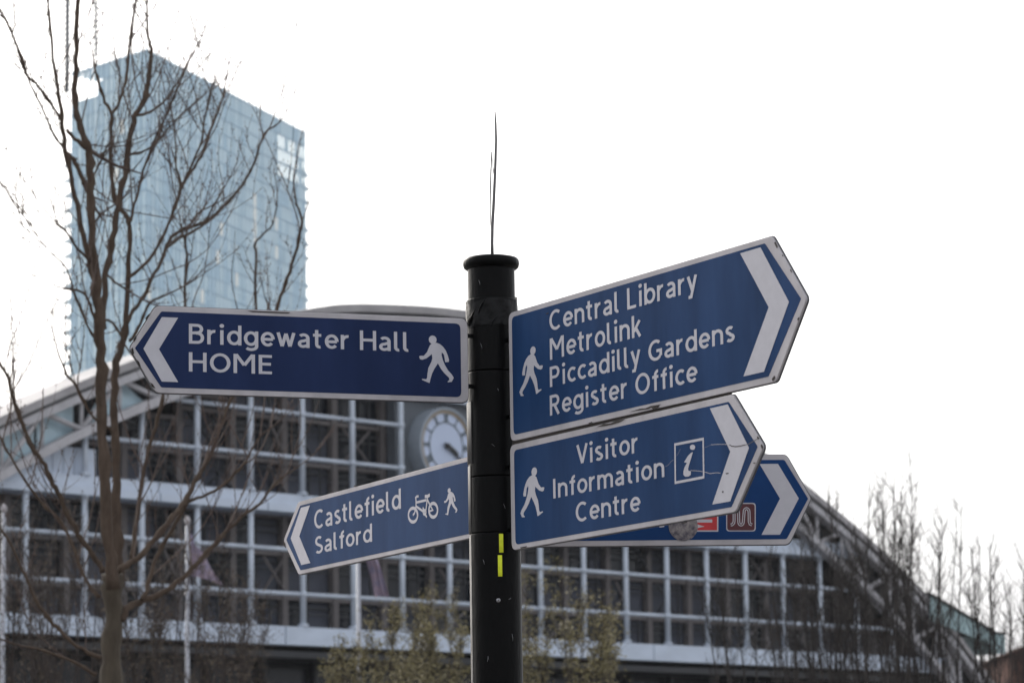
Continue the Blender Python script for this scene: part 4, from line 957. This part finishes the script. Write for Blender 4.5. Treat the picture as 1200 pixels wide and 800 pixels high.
for key, P in allp:
    if key == 'trunk': continue
    hi = key in 'abcdefghijklmnopqrstuv' or key in ('ag', 'ah', 'ai', 'al')
    step = .075 if key not in ('a', 'b') else .13
    acc = 0
    for i in range(2, len(P) - 1):
        acc += (P[i][0] - P[i - 1][0]).length
        zpx = P[i][0].z
        if acc > step:
            acc = 0
            if P[i][1] > .026 or rtw.random() < .36: continue
            d = (P[i + 1][0] - P[i - 1][0]).normalized()
            a = Vector((rtw.choice([-1, 1]) * rtw.uniform(.5, 1), rtw.uniform(-.7, .7), rtw.uniform(0, .8)))
            Lt = rtw.choice([.2, .3, .45, .6, .9, 1.2]) * rtw.uniform(.8, 1.2)
            twig(tw, P[i][0], d * .8 + a * .7, Lt, .0030 + .0028 * min(1, Lt), 1, rtw, up=.75)
        if rtw.random() < .5 and P[i][1] < .02:   # spurs
            a = Vector((rtw.uniform(-1, 1), rtw.uniform(-1, 1), rtw.uniform(0, .8))).normalized(); q = P[i][0] + a * (P[i][1] + rtw.uniform(.008, .02))
            bud.tube([P[i][0], q], [.006, .002], 4, caps=False)
    twig(tw, P[-1][0], P[-1][0] - P[-3][0], rtw.uniform(.25, .5), max(.003, P[-1][1]), 1, rtw)
o = tw.build('twigs', M['twig'], tree); o['kind'] = 'stuff'
o = bud.build('bud_spurs', M['twig'], tree); o['kind'] = 'stuff'

# ------------------------------------------------------------------ saplings and budding shrubs
def sapling(px, ytop, Y, label, cat, name, group, rg, nst=3, spread=.5, dens=60, tmat='twig_dark', leaf=None, nleaf=0, srad=.022, ybot=800, tl_=(.3, .9), dark=None, lean=0.0, up=.5, leafsize=.035, lw=None):
    base = at(px, 900, Y); top = at(px, ytop, Y); Ht = top.z
    t = thing(name, label, cat, (base.x, Y, 0), group)
    stems = []
    mb = MB()
    for s_ in range(nst):
        a = rg.uniform(0, 2 * pi); rr = spread * rg.uniform(.3, 1) if s_ else 0; h = Ht * (1 if s_ == 0 else rg.uniform(.80, .97)); n = 12; pts = []
        ph = rg.uniform(0, 6)
        for i in range(n + 1):
            f = i / n; pts.append(Vector((base.x + rr * cos(a) * f ** .8 + lean * f + .05 * sin(ph + f * 7), Y + rr * sin(a) * f ** .8, h * f)))
        rs = [srad * (1 - .82 * (i / n)) for i in range(n + 1)]
        mb.tube(pts, rs, 6); stems.append((pts, rs))
    mb.build('stem', M[tmat], t)
    zlow = at(px, 820, Y).z
    tb = MB(); lv = MB()
    for k in range(dens):
        pts, rs = rg.choice(stems); i = rg.randint(1, len(pts) - 2); p = pts[i].lerp(pts[i + 1], rg.random())
        if p.z < zlow - .8:
            p = pts[-3].lerp(pts[-1], rg.random()) if rg.random() < .4 else pts[len(pts) // 2].lerp(pts[-1], rg.random())
        a = Vector((rg.uniform(-1, 1), rg.uniform(-1, 1), rg.uniform(.35, 1.8)))
        L = rg.uniform(*tl_) * (1.15 - .6 * p.z / Ht)
        twig(tb, p, a, L, .0062 if tmat == 'twig_dark' else .0055, 1, rg, up=up, buds=True, tube_n=3, sub=(1, 3))
    o = tb.build('twigs', M[tmat], t); o['kind'] = 'stuff'
    if leaf:
        tv = tb.v
        for k in range(nleaf):
            v = Vector(rg.choice(tv)) + Vector((rg.uniform(-1, 1), rg.uniform(-1, 1), rg.uniform(-1, 1))) * .05
            s1 = leafsize * rg.uniform(.5, 1.3); a = Vector((rg.uniform(-1, 1), rg.uniform(-1, 1), rg.uniform(-1, 1))).normalized(); b_ = a.orthogonal().normalized()
            lv.raw([v, v + a * s1 + b_ * s1 * .4, v + a * s1 * 2, v + a * s1 - b_ * s1 * .4], [(0, 1, 2, 3)])
        o = lv.build('leaves', M[leaf], t); o['kind'] = 'stuff'
    return t
rs_ = random.Random(40)
right = [(905, 640), (925, 660), (948, 610), (968, 600), (985, 575), (1003, 585), (1020, 560), (1036, 545), (1050, 570), (1063, 532), (1080, 590), (1095, 575), (1108, 620), (1124, 592), (1140, 660), (1152, 640), (1166, 690), (1180, 640), (1194, 665), (1212, 660)]
ORD = ['first', 'second', 'third', 'fourth', 'fifth', 'sixth', 'seventh', 'eighth', 'ninth', 'tenth', 'eleventh', 'twelfth', 'thirteenth', 'fourteenth', 'fifteenth', 'sixteenth', 'seventeenth', 'eighteenth', 'nineteenth', 'twentieth']
for i, (x, y) in enumerate(right):
    Y = 46 + rs_.uniform(-5, 7)
    sapling(x, y, Y, 'slender dark leafless sapling, %s from the left of those right of the signs' % ORD[i], 'sapling', 'bare_sapling', 'bare saplings in front of the right end of the hall', rs_, nst=5 if x < 1070 else 4, spread=rs_.uniform(.4, 1.1), lean=rs_.uniform(-.5, .5), dens=(150 if x < 1070 else 85), tmat='twig_dark', srad=.028, tl_=(.2, .95), up=.7)
leftp = [(-12, 600), (14, 615), (38, 590), (60, 620), (84, 600), (108, 620), (160, 610), (185, 625), (205, 640), (232, 665), (262, 650), (285, 690)]
for i, (x, y) in enumerate(leftp):
    Y = 38 + rs_.uniform(-4, 6)
    sapling(x, y, Y, 'bushy brown leafless shrub, %s from the left in the thicket at the lower left' % ORD[i], 'shrub', 'bare_shrub', 'brown shrubs at the lower left', rs_, nst=5, spread=.75, dens=105, tmat='twig_red', leaf='leaf_brown', nleaf=350 if x < 180 else 800, srad=.022, tl_=(.3, .85), leafsize=.022)
mid = [(418, 765), (440, 735), (462, 715), (486, 705), (508, 690), (530, 700), (618, 670), (640, 690), (662, 680), (690, 700), (712, 720)]
for i, (x, y) in enumerate(mid):
    Y = 42 + rs_.uniform(-3, 5)
    sapling(x, y, Y, 'olive budding shrub, %s from the left of those below the signs' % ORD[i], 'shrub', 'budding_shrub', 'budding olive shrubs behind the post', rs_, nst=4, spread=.6, dens=115, tmat='twig_red', leaf='leaf_olive', nleaf=2400, srad=.014, tl_=(.2, .6), leafsize=.025)

# ------------------------------------------------------------------ air
hz = MB(); hz.box(WORLD, (-2500, -2500, -1), (2500, 2500, 215)); ho = hz.build('haze', None); ho['kind'] = 'stuff'
hm = bpy.data.materials.new('haze'); hm.use_nodes = True; t = hm.node_tree; t.nodes.clear()
pv = t.nodes.new('ShaderNodeVolumePrincipled'); pv.inputs['Color'].default_value = (.92, .95, 1, 1); pv.inputs['Density'].default_value = .00011
mo = t.nodes.new('ShaderNodeOutputMaterial'); t.links.new(pv.outputs[0], mo.inputs['Volume'])
ho.data.materials.clear(); ho.data.materials.append(hm)
